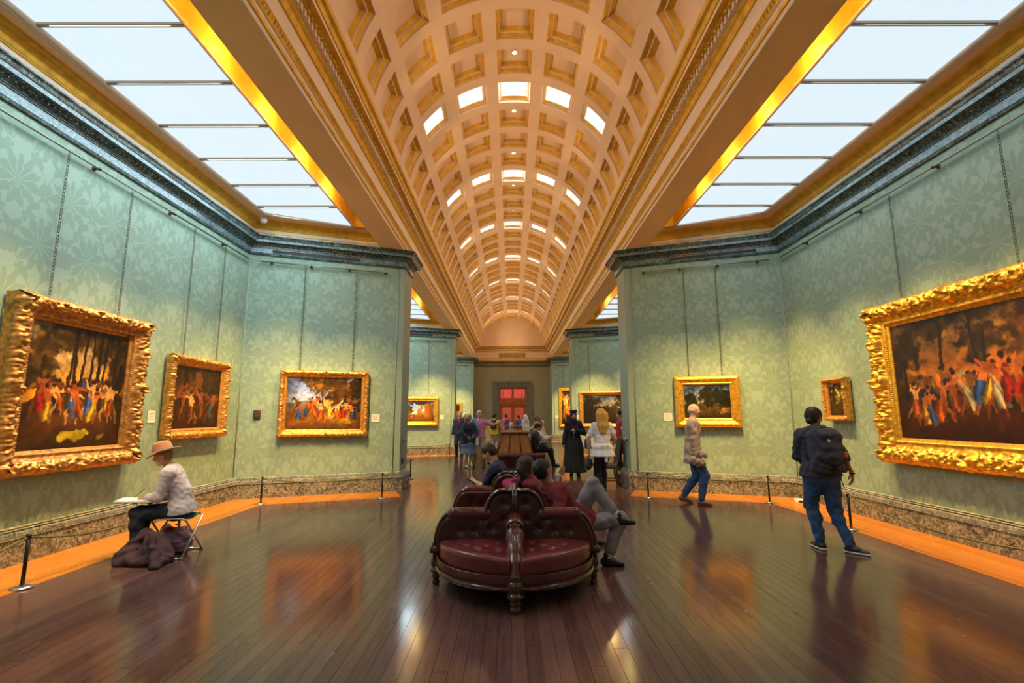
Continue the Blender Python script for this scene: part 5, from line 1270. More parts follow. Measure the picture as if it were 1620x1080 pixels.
    def leg(s, sd, i, upto=2., off=0., k=.03, flare=1.):
        K = s.k; h_, n_, a = s.hip[i], s.kn[i], s.an[i]
        if upto <= 1: sd.cone(h_, h_+(n_-h_)*upto, .088*s.g+off, (.088-.03*upto)*s.g+off*flare, k); return
        sd.cone(h_, n_, .088*s.g+off, .057*s.g+off, k); m = n_+(a-n_)*.3; t = upto-1
        bk = vn(np.cross(np.cross(a-n_, s.toes[i]), a-n_)) if True else 0
        if t > .3: sd.cone(n_, m-bk*.012*K, .055*K+off, .055*K+off, k); sd.cone(m-bk*.012*K, n_+(a-n_)*t, .055*K+off, (.055-.02*(t-.3)/.7)*K+off*flare, k)
        else: sd.cone(n_, n_+(a-n_)*t, .055*K+off, .053*K+off, k)
    def hl(s, x, y, z): return s.hc+(s.hr*x+s.hf*y+s.hu*z)*s.k
    def head_sdf(s, sd):
        K = s.k; B = np.array([s.hr, s.hf, s.hu]); E = lambda c, r, k=.02, sub=False: sd.ell(s.hl(*c), np.array(r)*K, B, k, sub)
        E((0, -.012, .032), (.074, .094, .088)); E((0, .02, -.012), (.064, .074, .085), .03); sd.cone(s.hl(0, .035, -.05), s.hl(0, .058, -.088), .046*K, .026*K, .025)
        sd.cone(s.hl(0, .085, .022), s.hl(0, .108, -.020), .008*K, .0125*K, .012); sd.cone(s.hl(-.028, .077, .034), s.hl(.028, .077, .034), .012*K, .012*K, .012)
        for q in (-1, 1):
            E((q*.030, .092, .016), (.015, .012, .010), .008, True); E((q*.076, -.008, -.002), (.010, .020, .032), .006); E((q*.036, .062, -.022), (.026, .024, .026), .02)
        sd.cone(s.hl(-.018, .086, -.052), s.hl(.018, .086, -.052), .0085*K, .0085*K, .006); sd.cone(s.hl(-.016, .083, -.062), s.hl(.016, .083, -.062), .009*K, .009*K, .006)
        sd.cone(s.neck-s.U2*.03*K, s.hl(0, -.02, -.06), (.050 if s.f else .058)*K, (.047 if s.f else .055)*K, .03)
    def hand_sdf(s, i, dirv=None, palm=None, curl=.35, spread=.06):
        sd = SDF(); K = s.k*(.92 if s.f else 1.); w_ = s.wr[i]; d = vn(dirv if dirv is not None else s.wr[i]-s.el[i]); sgn = -1 if i == 0 else 1
        n = np.asarray(palm if palm is not None else (-sgn*1., .2, 0), float); n = vn(n-d*(n @ d)); ac = np.cross(d, n)       # across the knuckles
        if ac @ s.Fw < 0: ac = -ac                                                                                  # index finger towards the front
        sd.cone(w_-d*.03*K, w_+d*.01*K, .027*K, .028*K, .01)
        for j in range(4):
            o = (1.5-j)*.0195*K; kn_ = w_+d*(.088-.004*abs(j-1))*K+ac*o; sd.cone(w_+d*.01*K+ac*o*.7, kn_, .0155*K, .0125*K, .014)
            L = (.040, .045, .042, .033)[j]*K; dd = vn(d+ac*(1.5-j)*spread); p = kn_
            for q, (l_, r0, r1) in enumerate(((L, .0105, .0095), (L*.62, .0095, .0088), (L*.5, .0088, .0075))):
                axn = np.cross(dd, n); dd = rotv(dd, axn, curl*(.7 if q == 0 else 1.15)); p2 = p+dd*l_; sd.cone(p, p2, r0*K, r1*K, .004); p = p2
        t0 = w_+d*.02*K+ac*.026*K; t1 = t0+vn(d*.7+ac*.75+n*.35)*.042*K; t2 = t1+vn(d*.95+ac*.25+n*.4)*.032*K; t3 = t2+vn(d*.95+n*.45)*.026*K
        sd.cone(t0, t1, .016*K, .012*K, .012); sd.cone(t1, t2, .0115*K, .0105*K, .004); sd.cone(t2, t3, .0105*K, .0085*K, .004)
        return sd
    def body(s, hands=(True, True), hq=.0058, bare_legs=True, face=True, eyes=True):
        sd = SDF(); s.torso(sd, -.012, True)
        for i in (0, 1): s.arm(sd, i, 2., -.002); s.leg(sd, i, 2., -.004)
        for i in (0, 1): sd.cone(s.an[i]-np.array((0, 0, .035*s.k)), s.an[i]+s.toes[i]*.10*s.k-np.array((0, 0, .058*s.k)), .030*s.k, .016*s.k, .02)
        s.head_sdf(sd); V, Q = sd.mesh(s.q); mi = np.zeros(len(Q), int)
        if face:
            c = V[Q].mean(1); r_ = (c-s.hc) @ np.array([s.hr, s.hf, s.hu]).T/s.k
            mi[(np.abs(r_[:, 0]) < .021) & (np.abs(r_[:, 2]+.057) < .0065) & (r_[:, 1] > .075)] = 1
            mi[(np.abs(np.abs(r_[:, 0])-.03) < .017) & (np.abs(r_[:, 2]-.043) < .0042) & (r_[:, 1] > .06)] = 4
        Vs, Qs, Ms = [V], [Q], [mi]; n = len(V)
        for i in (0, 1):
            if hands[i]:
                v_, q_ = s.hand_sdf(i, *(s.hands[i] or ())).mesh(max(hq, s.q*.55)); Vs.append(v_); Qs.append(q_+n); Ms.append(np.zeros(len(q_), int)); n += len(v_)
        if eyes:
            m = MB()
            for q in (-1, 1):
                for rr_, cy, ci in ((.0095, .0785, 2), (.0052, .0842, 3)):
                    pr = [(math.sin(t)*rr_*s.k, -math.cos(t)*rr_*s.k) for t in np.linspace(0, PI, 7)]; k0 = len(m.V)
                    m.lathe([(max(a, 1e-4), z) for a, z in pr], s.hl(q*.030, cy, .016), 8, ci)
            fq = [f if len(f) == 4 else None for f in m.F]; F4 = [f for f in fq if f is not None]; I4 = [i for f, i in zip(fq, m.I) if f is not None]
            Vs.append(np.array([tuple(v) for v in m.V])); Qs.append(np.array(F4)+n); Ms.append(np.array(I4))
        me = fast_mesh('body', np.concatenate(Vs), np.concatenate(Qs), [s.skin, 'lip', 'eye_white', 'iris', s.brow if hasattr(s, 'brow') else 'hair_brown'], np.concatenate(Ms))
        return link(bpy.data.objects.new('body', me), s.e)
    def put(s, name, sd, mat, h=None): return sdf_ob(name, sd, h or s.q, mat, s.e)
    # ---- garments
    def top(s, mat, sleeve=(2., 2.), off=.013, hem=.10, flare=1.05, wr=.0022, fr=40, name='top', low=True, extra=None, hemr=.012, cuff=1.25):
        sd = SDF(); s.torso(sd, off, low)
        if hem > 0:
            for q in (-1, 1): sd.cone(s.pel+s.Rh*q*.07*s.k, s.pel+s.Rh*q*.072*s.k-s.U1*(hem+.03)*s.k, .112*s.g+off, .112*s.g*flare+off+hemr, .04)
        for i in (0, 1): s.arm(sd, i, sleeve[i], off, .03, cuff)
        if extra: extra(sd)
        sd.wrinkle(wr, fr, 1.); sd.cut(s.neck+s.U2*.022*s.k, s.U2*.9+s.Fw*.45); sd.cut(s.pel-s.U1*hem*s.k, -s.U1)
        for i in (0, 1):
            a, b = (s.sh[i], s.el[i]) if sleeve[i] <= 1 else (s.el[i], s.wr[i]); t = sleeve[i] if sleeve[i] <= 1 else sleeve[i]-1
        return s.put(name, sd, mat)
    def pants(s, mat, upto=1.93, off=.012, wr=.003, fr=26, flare=1.3, name='trousers', k=.035):
        sd = SDF(); K = s.k
        for q in (-1, 1): sd.cone(s.waist-s.U1*.06*K+s.Rh*q*.05*K, s.pel+s.Rh*q*.075*K-s.U1*.02*K, .094*s.g+off*.4, .113*s.g+off, .04)
        sd.cut(s.pel+s.U1*.03*K, s.U1)
        for i in (0, 1): s.leg(sd, i, upto, off, k, flare)
        sd.wrinkle(wr, fr, 2.); return s.put(name, sd, mat)
    def shoes(s, mat, sole=None, heel=0., high=0., big=1.):
        for i in (0, 1):
            K = s.k*big; a = s.an[i]; t = s.toes[i]; dn = vn(np.array((0, 0, -1.))-t*(-t[2])); sd = SDF(); sb = a+dn*.085*s.k
            sd.cone(a-t*.035*K+dn*.045*K, a+t*.05*K+dn*.04*K, .040*K, .040*K, .03); sd.cone(a+t*.05*K+dn*.05*K, a+t*.155*K+dn*.062*K, .040*K, .030*K, .03); sd.cone(a-dn*high*K, a+dn*.05*K-t*.01*K, .042*K, .040*K, .02)
            sd.cut(sb, dn); o = s.put('shoe', sd, mat, min(s.q, .011))
            if sole:
                w2 = SDF(); w2.cone(a-t*.035*K+dn*.06*K, a+t*.05*K+dn*.055*K, .044*K, .045*K, .03); w2.cone(a+t*.05*K+dn*.055*K, a+t*.16*K+dn*.062*K, .045*K, .033*K, .03)
                w2.cut(sb, dn); w2.cut(a+dn*.062*s.k, -dn); sdf_ob('sole', w2, min(s.q, .009), sole, o)
    def hair(s, mat, style='short', thick=.014, length=.0, bun=False, fringe=0.):
        sd = SDF(); K = s.k; B = np.array([s.hr, s.hf, s.hu]); t = thick
        sd.ell(s.hl(0, -.014, .036), np.array((.074+t, .094+t, .088+t))*K, B, .02)
        if style in ('long', 'bob'):
            sd.ell(s.hl(0, -.03, -.01), np.array((.084+t, .084+t, .105))*K, B, .03)
            for x in (-.065, 0, .065):
                p0 = s.hl(x*1.1, -.075, 0); p1 = s.neck-s.Fw*(.075+.0*K)*K-s.U2*(length*.35)*K+s.R*x*1.1*K; p2 = s.neck-s.Fw*.10*K-s.U2*length*K+s.R*x*.8*K
                sd.cone(p0, p1, .058*K, .050*K, .04)
                if length > .05: sd.cone(p1, p2, .050*K, .024*K, .04)
        else: sd.ell(s.hl(0, -.03, -.005), np.array((.072+t*.6, .076+t*.6, .085))*K, B, .02)
        if bun: sd.ell(s.hl(0, -.115, .02), np.array((.04, .04, .04))*K, B, .015)
        sd.wrinkle(.0022, 90, .3, ((1, .2, .1), (.2, 1, .1), (.7, -.7, .1)))
        # open the face
        sd.ell(s.hl(0, .085+fringe*.0, -.035), np.array((.066, .085, .098-fringe))*K, B, .012, True); sd.ell(s.hl(0, .06, -.11), np.array((.095, .095, .085))*K, B, .01, True)
        if style == 'short':
            sd.cut(s.hl(0, -.06, -.075), -s.hu*.9-s.hf*.25)
            for q in (-1, 1): sd.ell(s.hl(q*.085, .012, -.045), np.array((.03, .035, .05))*K, B, .008, True)
        return s.put('hair', sd, mat, min(s.q, .011))
    def ring_hair(s, mat):   # fringe of hair around a bald crown
        sd = SDF(); K = s.k; B = np.array([s.hr, s.hf, s.hu]); sd.ell(s.hl(0, -.02, .0), np.array((.081, .094, .07))*K, B, .01); sd.cut(s.hl(0, 0, .035), s.hu+s.hf*.3); sd.cut(s.hl(0, .015, 0), s.hf); sd.cut(s.hl(0, 0, -.06), -s.hu)
        return s.put('hair', sd, mat, min(s.q, .01))
    def skirt(s, mat, z1, r1, name='skirt', off=.014, fold=.010, nf=14, top=.06, sq=1.):
        K = s.k; n = 64; rows = 14; V = []; z0 = s.pel[2]+top*K
        for j in range(rows+1):
            t = j/rows; z = z0+(z1-z0)*t
            for i in range(n):
                a = 2*PI*i/n; ra = (.15*K*s.g/s.k+off)*(1-t)+r1*t+.03*math.sin(PI*min(1, t*2.2))*K; rb = (.115*K*s.g/s.k+off)*(1-t)+r1*sq*t+.03*math.sin(PI*min(1, t*2.2))*K; f_ = 1+fold*t/ max(r1, .1)*math.cos(nf*a+2*math.sin(2*a))
                V.append((s.pel[0]+ra*f_*math.cos(a), s.pel[1]+rb*f_*math.sin(a), z))
        Fc = [(j*n+i, (j+1)*n+i, (j+1)*n+(i+1) % n, j*n+(i+1) % n) for j in range(rows) for i in range(n)]
        o = ob(name, V, Fc, mat, s.e, smooth=True); m = o.modifiers.new('thick', 'SOLIDIFY'); m.thickness = .006; return o
    def tube(s, name, pts, r, mat, n=8): return MB().tube([tuple(p) for p in pts], r, n).build(name, mat, s.e)
def lw_(loc, rz):   # world -> local converter
    c, sn = math.cos(-rz), math.sin(-rz)
    def f(p): x, y = p[0]-loc[0], p[1]-loc[1]; return (x*c-y*sn, x*sn+y*c, p[2])
    return f

# ---- the artist sketching on the stool (faces the left wall)
def artist():
    loc = (-3.90, 6.06, 0); rz = R(110); k = .96
    p = Person('person in tan hat and white top sketching on a folding stool', loc, rz, 1.66, 'f', pel=(0, .0, .525), lean=(0, .10), lean2=(0, .46), head=(0, -.02, 0),
               ank=((-.10, .40, .09), (.13, .36, .09)), wr=((.0, .36, .665), (.12, .25, .615)), elb=((-.8, -.5, -.5), (.8, -.6, -.5)), q=.0095, skin='skin')
    p.hands = [((.3, .75, -.15), (0, -.2, -1), .65), ((-.45, .8, -.05), (-.2, -.1, -1), .75)]
    p.brow = 'hair_copper'; p.body(); p.top('c_lilac', (1.72, 1.72), .020, .06, wr=.0016, fr=46, cuff=1.1); p.pants('c_jeans_dark', 1.9, .011); p.shoes('shoe_black')
    p.hair('hair_copper', 'short', .008)
    h = MB(); rot = Matrix((tuple(p.hr), tuple(p.hf), tuple(p.hu))).transposed(); c = p.hl(0, -.012, .062)
    br = []                                      # felt hat: brim with a dip, crown with a band
    hat = empty('dummy') if False else None
    hm = MB(); n = 40; prof = [(.0, .118), (.045, .120), (.072, .112), (.088, .085), (.096, .03), (.100, .005), (.125, .0), (.165, -.008), (.205, -.006), (.207, -.012), (.165, -.016), (.12, -.010), (.098, -.008)]
    V = []
    for r_, z in prof:
        for i in range(n):
            a = 2*PI*i/n; r2 = r_ if r_ < .11 else .11+(r_-.11)*.62; x, y = r2*math.cos(a)*.93, r2*math.sin(a)*1.06; dz = -.035*max(0, math.sin(a))*max(0, (r_-.1)/.1)+.012*abs(math.cos(a))*max(0, (r_-.1)/.1)
            if r_ < .08: dz -= .018*math.exp(-(x/.025)**2)
            V.append(Vector(c)+rot @ Vector((x, y, z+dz)))
    Fc = [(j*n+i, j*n+(i+1) % n, (j+1)*n+(i+1) % n, (j+1)*n+i) for j in range(len(prof)-1) for i in range(n)]+[tuple(range(n))]
    hat = ob('felt_hat', V, Fc, 'felt', p.e, smooth=True)
    V = []
    for r_, z in ((.1015, .006), (.1, .012), (.0985, .026), (.097, .030)):
        for i in range(n): a = 2*PI*i/n; V.append(Vector(c)+rot @ Vector((r_*math.cos(a)*.935, r_*math.sin(a)*1.065, z)))
    ob('hat_band', V, [(j*n+i, j*n+(i+1) % n, (j+1)*n+(i+1) % n, (j+1)*n+i) for j in range(3) for i in range(n)], 'c_taupe', hat, smooth=True)
    MB().tube([p.wr[1]-vn(p.wr[1]-p.el[1])*.02+np.array((.032*math.cos(t), .0, .032*math.sin(t))) for t in np.linspace(0, 2*PI, 17)[:-1]], .005, 6, closed=True).build('bracelet', 'c_black', p.e)
    f = lambda x, y, z: tuple((Matrix.Rotation(rz, 3, 'Z') @ Vector((x, y, z)))+Vector(loc))
    sb = empty('sketch_pad', f(-.02, .40, .640), rz, 'open white sketch pad resting on the artist\'s lap', 'sketchbook')
    MB().box((0, .02, .0), (.30, .40, .012), rx=.06).build('pages', 'paper', sb); MB().box((0, .02, -.010), (.31, .41, .006), rx=.06).build('cover', 'c_charcoal', sb)
    pn = empty('pencil', f(.035, .455, .672), rz, 'thin dark pencil in the artist\'s raised hand', 'pencil'); MB().tube([(0, .03, -.005), (-.03, -.07, .09)], .0035, 6).build('barrel', 'c_black', pn); MB().lathe([(.0001, -.02), (.0035, 0)], (0, .045, -.018), 6).build('tip', 'oak', pn)
artist()

# ---- bald man strolling to the right
def bald():
    p = Person('person in a pale jacket and jeans walking right past the park landscape', (3.33, 9.25, 0), R(-106), 1.79, 'm', pel=(0, .0, .965), lean=(0, .03), lean2=(0, .08), head=(0, -.04, 0), skin='skin_pink',
               ank=((-.09, -.20, .12), (.10, .09, .085)), toes=((-.02, 1, -.3), (.05, 1, 0)), wr=((-.27, .14, .86), (.25, .06, .86)), elb=((-.4, -1, 0), (.4, -1, 0)), q=.0105)
    p.brow = 'hair_grey'; p.body(); p.ring_hair('hair_grey'); p.pants('c_jeans', 1.95, .016); p.shoes('shoe_brown')
    p.top('c_navy', (.3, .3), .010, .10, name='shirt')
    def ex(sd):
        for q in (-1, 1): sd.cone(p.shc+p.R*q*.10-p.U2*.1, p.pel+p.Rh*q*.09-p.U1*.06, .095, .115, .05)
    o = p.top('c_taupe', (1.93, 1.93), .024, .24, 1.08, .0035, 22, 'jacket', extra=ex, hemr=.02, cuff=1.5)
    c = SDF(); c.cone(p.neck+p.R*.05-p.Fw*.05-p.U2*.015, p.neck+p.R*.055+p.Fw*.05-p.U2*.06, .020, .016); c.cone(p.neck-p.R*.05-p.Fw*.05-p.U2*.015, p.neck-p.R*.055+p.Fw*.05-p.U2*.06, .020, .016); c.cone(p.neck+p.R*.05-p.Fw*.05-p.U2*.015, p.neck-p.R*.05-p.Fw*.05-p.U2*.015, .02, .02)
    p.put('collar', c, 'c_lilac')
    g = MB(); [g.tube([p.hl(q*.03+.021*math.cos(t), .101, .014+.017*math.sin(t)) for t in np.linspace(0, 2*PI, 13)[:-1]], .0016, 5, closed=True) for q in (-1, 1)]
    for q in (-1, 1): g.tube([p.hl(q*.05, .10, .018), p.hl(q*.078, .02, .018), p.hl(q*.08, -.01, .01)], .0018, 5)
    g.build('glasses', 'black_metal', p.e)
    # coat carried over the near forearm
    c0 = np.array(p.wr[1]); bd = SDF(); bd.cone((c0[0]+.0, c0[1]-.05, c0[2]+.05), (c0[0]+.02, c0[1]+.12, c0[2]+.0), .05, .05, .04); bd.cone((c0[0]+.02, c0[1]-.08, c0[2]-.10), (c0[0]+.03, c0[1]+.06, c0[2]-.14), .075, .075, .06); bd.wrinkle(.006, 34)
    f = lambda v: Matrix.Rotation(R(-90), 3, 'Z') @ Vector(v)
    o = sdf_ob('folded_coat', bd, .0105, 'c_taupe'); o.location = (3.33, 9.25, 0); o.rotation_euler = (0, 0, R(-106)); tag(o, 'grey-brown coat folded over the forearm of the pale-jacketed walker', 'coat')
bald()

# ---- backpack wearer
def packer():
    loc = (3.80, 6.12, 0); rz = R(-6)
    p = Person('person in dark hoodie and blue jeans with a black backpack, seen from behind', loc, rz, 1.66, 'f', pel=(-.06, 0, .90), lean=(-.05, .02), lean2=(-.02, .04), head=(-1.05, -.02, 0), skin='skin_tan', girth=1.17, shw=1.12,
               ank=((-.11, .05, .085), (.15, -.10, .085)), toes=((-.15, 1, 0), (.75, -.75, 0)), wr=((-.10, .27, 1.0), (.34, .04, .83)), elb=((-1, -.5, -.6), (1, -.35, 0)), q=.0095)
    p.hands = [None, ((.05, .12, -1), (-1, .3, 0), .35)]
    p.brow = 'hair_black'; p.body(); p.hair('hair_black', 'short', .016)
    bn = SDF(); bn.ell(p.hl(0, -.10, -.05), (.04, .045, .04), k=.01); bn.wrinkle(.002, 90); p.put('hair_knot', bn, 'hair_black')
    p.pants('c_jeans', 1.95, .016, .004, 30); p.shoes('shoe_black', 'sole_white', big=1.05, high=.03)
    def ex(sd):     # hood lying round the neck
        sd.cone(p.neck-p.Fw*.05+p.R*.075, p.neck-p.Fw*.05-p.R*.075, .052, .052, .03); sd.cone(p.neck-p.Fw*.095-p.U2*.02+p.R*.05, p.neck-p.Fw*.095-p.U2*.02-p.R*.05, .05, .05, .03)
    p.top('c_slate', (1.95, 1.10), .026, .05, 1.1, .0035, 32, 'hoodie', extra=ex, hemr=.0, cuff=1.3)
    w2 = Matrix.Rotation(rz, 3, 'Z'); bo = Vector(loc)
    e = empty('backpack', bo, rz, 'black backpack with a small white emblem on the person in the hoodie', 'backpack')
    def put(nm, sd, m, h=.0105): return sdf_ob(nm, sd, h, m, e)
    ct = p.shc-p.U2*.20-p.Fw*.23-p.R*.02; B = np.array([p.R, p.Fw, p.U2])
    b = SDF(); b.box(ct, (.175, .10, .25), .07, B); b.ell(ct-p.Fw*.045-p.U2*.03, (.15, .085, .19), B, .05); b.wrinkle(.005, 24); put('pack_body', b, 'c_slate')
    b = SDF(); b.ell(ct+p.U2*.165-p.Fw*.02, (.165, .11, .085), B, .03); b.wrinkle(.004, 30); put('lid', b, 'c_slate')
    b = SDF(); b.ell(ct-p.U2*.11-p.Fw*.06, (.15, .075, .13), B, .03); b.wrinkle(.004, 30); put('front_pocket', b, 'c_black')
    b = SDF(); b.ell(ct-p.U2*.12+p.R*.165, (.035, .06, .09), B, .02); put('side_pocket', b, 'c_black')
    for q in (-1, 1):
        b = SDF(); o_ = p.sh[(q+1)//2]-p.R*q*.06
        P = [ct+p.U2*.20+p.R*q*.08+p.Fw*.06, o_+p.U2*.075-p.Fw*.02, o_+p.Fw*.095+p.U2*.01, p.waist+p.R*q*.14+p.Fw*.10+p.U2*.10, p.waist+p.R*q*.16-p.Fw*.10]
        for a_, c_ in zip(P[:-1], P[1:]): b.cone(a_, c_, .024, .024, .02)
        put('strap', b, 'c_black')
    MB().tube([tuple(ct+p.U2*.24+p.R*x-p.Fw*(.02)+p.U2*z) for x, z in ((-.04, 0), (-.03, .03), (.03, .03), (.04, 0))], .008, 6).build('grab_loop', 'c_black', e)
    lg = MB(); cc = ct+p.U2*.12-p.Fw*.122-p.R*.01
    lg.add([tuple(cc+p.R*x+p.U2*z-p.Fw*.006) for x, z in ((-.022, -.004), (0, .014), (.024, -.006), (0, -.014))], [(0, 1, 2, 3)]); lg.add([tuple(cc+p.R*x+p.U2*z-p.Fw*.006) for x, z in ((-.012, -.016), (.014, -.018), (.004, -.024))], [(0, 1, 2)]); lg.build('emblem', 'sole_white', e)
    e2 = empty('shoulder_bag', bo, rz, 'dark satchel with an orange tab on the hip of the backpack wearer', 'bag'); c2 = p.waist+p.R*.20-p.Fw*.07-p.U2*.02
    b = SDF(); b.box(c2, (.045, .12, .16), .04, B); b.wrinkle(.004, 30); o = sdf_ob('bag_body', b, .0105, 'c_plum', e2)
    MB().box(tuple(c2+p.R*.02-p.Fw*.12+p.U2*.05), (.045, .012, .06), rx=.2).build('orange_tab', 'c_orange', e2)
    P = [c2+p.U2*.15-p.Fw*.05, p.shc+p.R*.10-p.Fw*.125+p.U2*.0, p.shc-p.R*.05+p.U2*.035-p.Fw*.10]; MB().tube([tuple(x) for x in P], .012, 6).build('shoulder_strap', 'c_black', e2)
    MB().tube([tuple(c2-p.U2*.14), tuple(c2-p.U2*.22-p.R*.01), tuple(c2-p.U2*.33-p.Fw*.02)], .006, 6).build('loose_cord', 'c_black', e2)
    g = MB(); g.tube([p.hl(.05, .095, .018), p.hl(.078, .02, .02), p.hl(.08, -.01, .012)], .0022, 5); g.tube([p.hl(-.05, .10, .02), p.hl(.05, .10, .02)], .0022, 5); g.build('glasses', 'black_metal', p.e)
    MB().tube([tuple(p.wr[1]+np.array((.03*math.cos(t), .03*math.sin(t), 0))) for t in np.linspace(0, 2*PI, 15)[:-1]], .006, 6, closed=True).build('wristband', 'c_black', p.e)
packer()

# ---- woman in black habit
def habit():
    loc = (1.66, 13.35, 0); rz = R(178)
    p = Person('person in a long black habit and flat cap walking towards the viewer', loc, rz, 1.68, 'f', pel=(0, 0, .92), lean=(0, .03), head=(.15, -.03, 0), skin='skin_pink', ank=((-.10, .05, .085), (.09, .12, .085)),
               wr=((.0, .22, 1.22) if False else (-.05, .22, 1.20), (.27, .06, .80)), elb=((-1, -.2, -.6), (.5, -1, 0)), q=.0125)
    p.brow = 'hair_brown'; p.body(); p.top('c_black', (1.95, 1.95), .03, .12, 1.15, .003, 30, 'jacket', hemr=.02, cuff=1.6); p.skirt('c_black', .13, .31, 'long_skirt', nf=16, fold=.02, off=.05); p.shoes('shoe_black')
    sd = SDF(); B = np.array([p.hr, p.hf, p.hu]); sd.ell(p.hl(0, -.01, .02), np.array((.093, .112, .112))*p.k, B, .02); sd.cone(p.hl(0, -.01, -.07), p.neck-p.U2*.07, .085, .12, .04); sd.ell(p.hl(0, .10, -.005), np.array((.058, .075, .082))*p.k, B, .008, True); p.put('head_veil', sd, 'c_black')
    MB().lathe([(0, 0), (.10, 0), (.104, .01), (.104, .055), (.10, .062), (0, .064)], tuple(p.hl(0, -.005, .095)), 24, rot=Matrix((tuple(p.hr), tuple(p.hf), tuple(p.hu))).transposed()).build('flat_cap', 'c_charcoal', p.e)
    e = empty('handbag', loc, rz, 'navy handbag on the arm of the person in the black habit', 'bag'); c = (-.36, .04, .84); b = SDF(); b.box(c, (.07, .15, .12), .04); b.wrinkle(.004, 26); sdf_ob('bag_body', b, .0125, 'c_handbag', e)
    b = SDF(); b.box((c[0], c[1]+.02, c[2]+.08), (.075, .14, .06), .04); sdf_ob('flap', b, .0125, 'c_sky' if False else 'c_handbag', e)
    MB().tube([(c[0], c[1]-.1, c[2]+.1), (-.27, .0, 1.2), (-.15, .02, 1.42), (-.2, .1, 1.25), (c[0], c[1]+.1, c[2]+.1)], .010, 6).build('strap', 'c_slate', e)
    MB().tube([(0.02, .16, 1.30), (0.0, .175, 1.15), (0.02, .165, 1.0)], .008, 6).build('cord', 'c_grey', p.e)
habit()

# ---- blonde woman walking away
def blonde():
    loc = (1.80, 9.95, 0); rz = R(6)
    p = Person('person in a sashed white blouse and black trousers walking away', loc, rz, 1.69, 'f', pel=(0, 0, .93), lean=(0, .02), head=(.1, -.05, 0), ank=((-.07, -.06, .10), (.09, .26, .15)), toes=((-.05, 1, -.15), (.08, 1, -.3)), wr=((-.25, .10, .90), (.22, .14, .92)), elb=((-1, -.5, 0), (1, -.5, 0)), q=.0115)
    p.body(face=False); p.hair('hair_blonde', 'long', .02, .20); p.pants('c_black', 1.95, .010); p.shoes('shoe_black')
    p.top('c_white', (.62, .62), .014, .05, 1.1, .003, 30, 'blouse', cuff=1.3)
    sk = p.skirt('c_white', .80, .235, 'peplum', nf=12, fold=.02, top=.12)
    sd = SDF(); y = p.pel[1]-.165
    sd.ell((-.035, y, 1.0), (.045, .02, .028)); sd.ell((.04, y, 1.0), (.045, .02, .028)); sd.cone((0, y, .99), (.015, y-.03, .72), .020, .032, .02); sd.cone((0, y, .99), (.035, y-.02, .80), .018, .028, .02); p.put('sash_bow', sd, 'c_white')
    e = empty('shoulder_bag', loc, rz, 'dark grey bag hanging from the left hand of the person in the white blouse', 'bag'); c = p.wr[0]+np.array((-.02, 0, -.25)); b = SDF(); b.ell(c, (.07, .16, .12), k=.03); b.wrinkle(.006, 28); sdf_ob('bag_body', b, .0115, 'c_charcoal', e)
    MB().tube([tuple(c+np.array((0, .1, .09))), tuple(p.wr[0]+np.array((0, .03, -.09))), tuple(c+np.array((0, -.1, .09)))], .008, 6).build('handle', 'c_black', e)
    MB().tube([tuple(c+np.array((-.05, -.1, -.05))), tuple(c+np.array((-.15, -.14, -.16)))], .018, 6).build('umbrella', 'c_charcoal', e)
blonde()

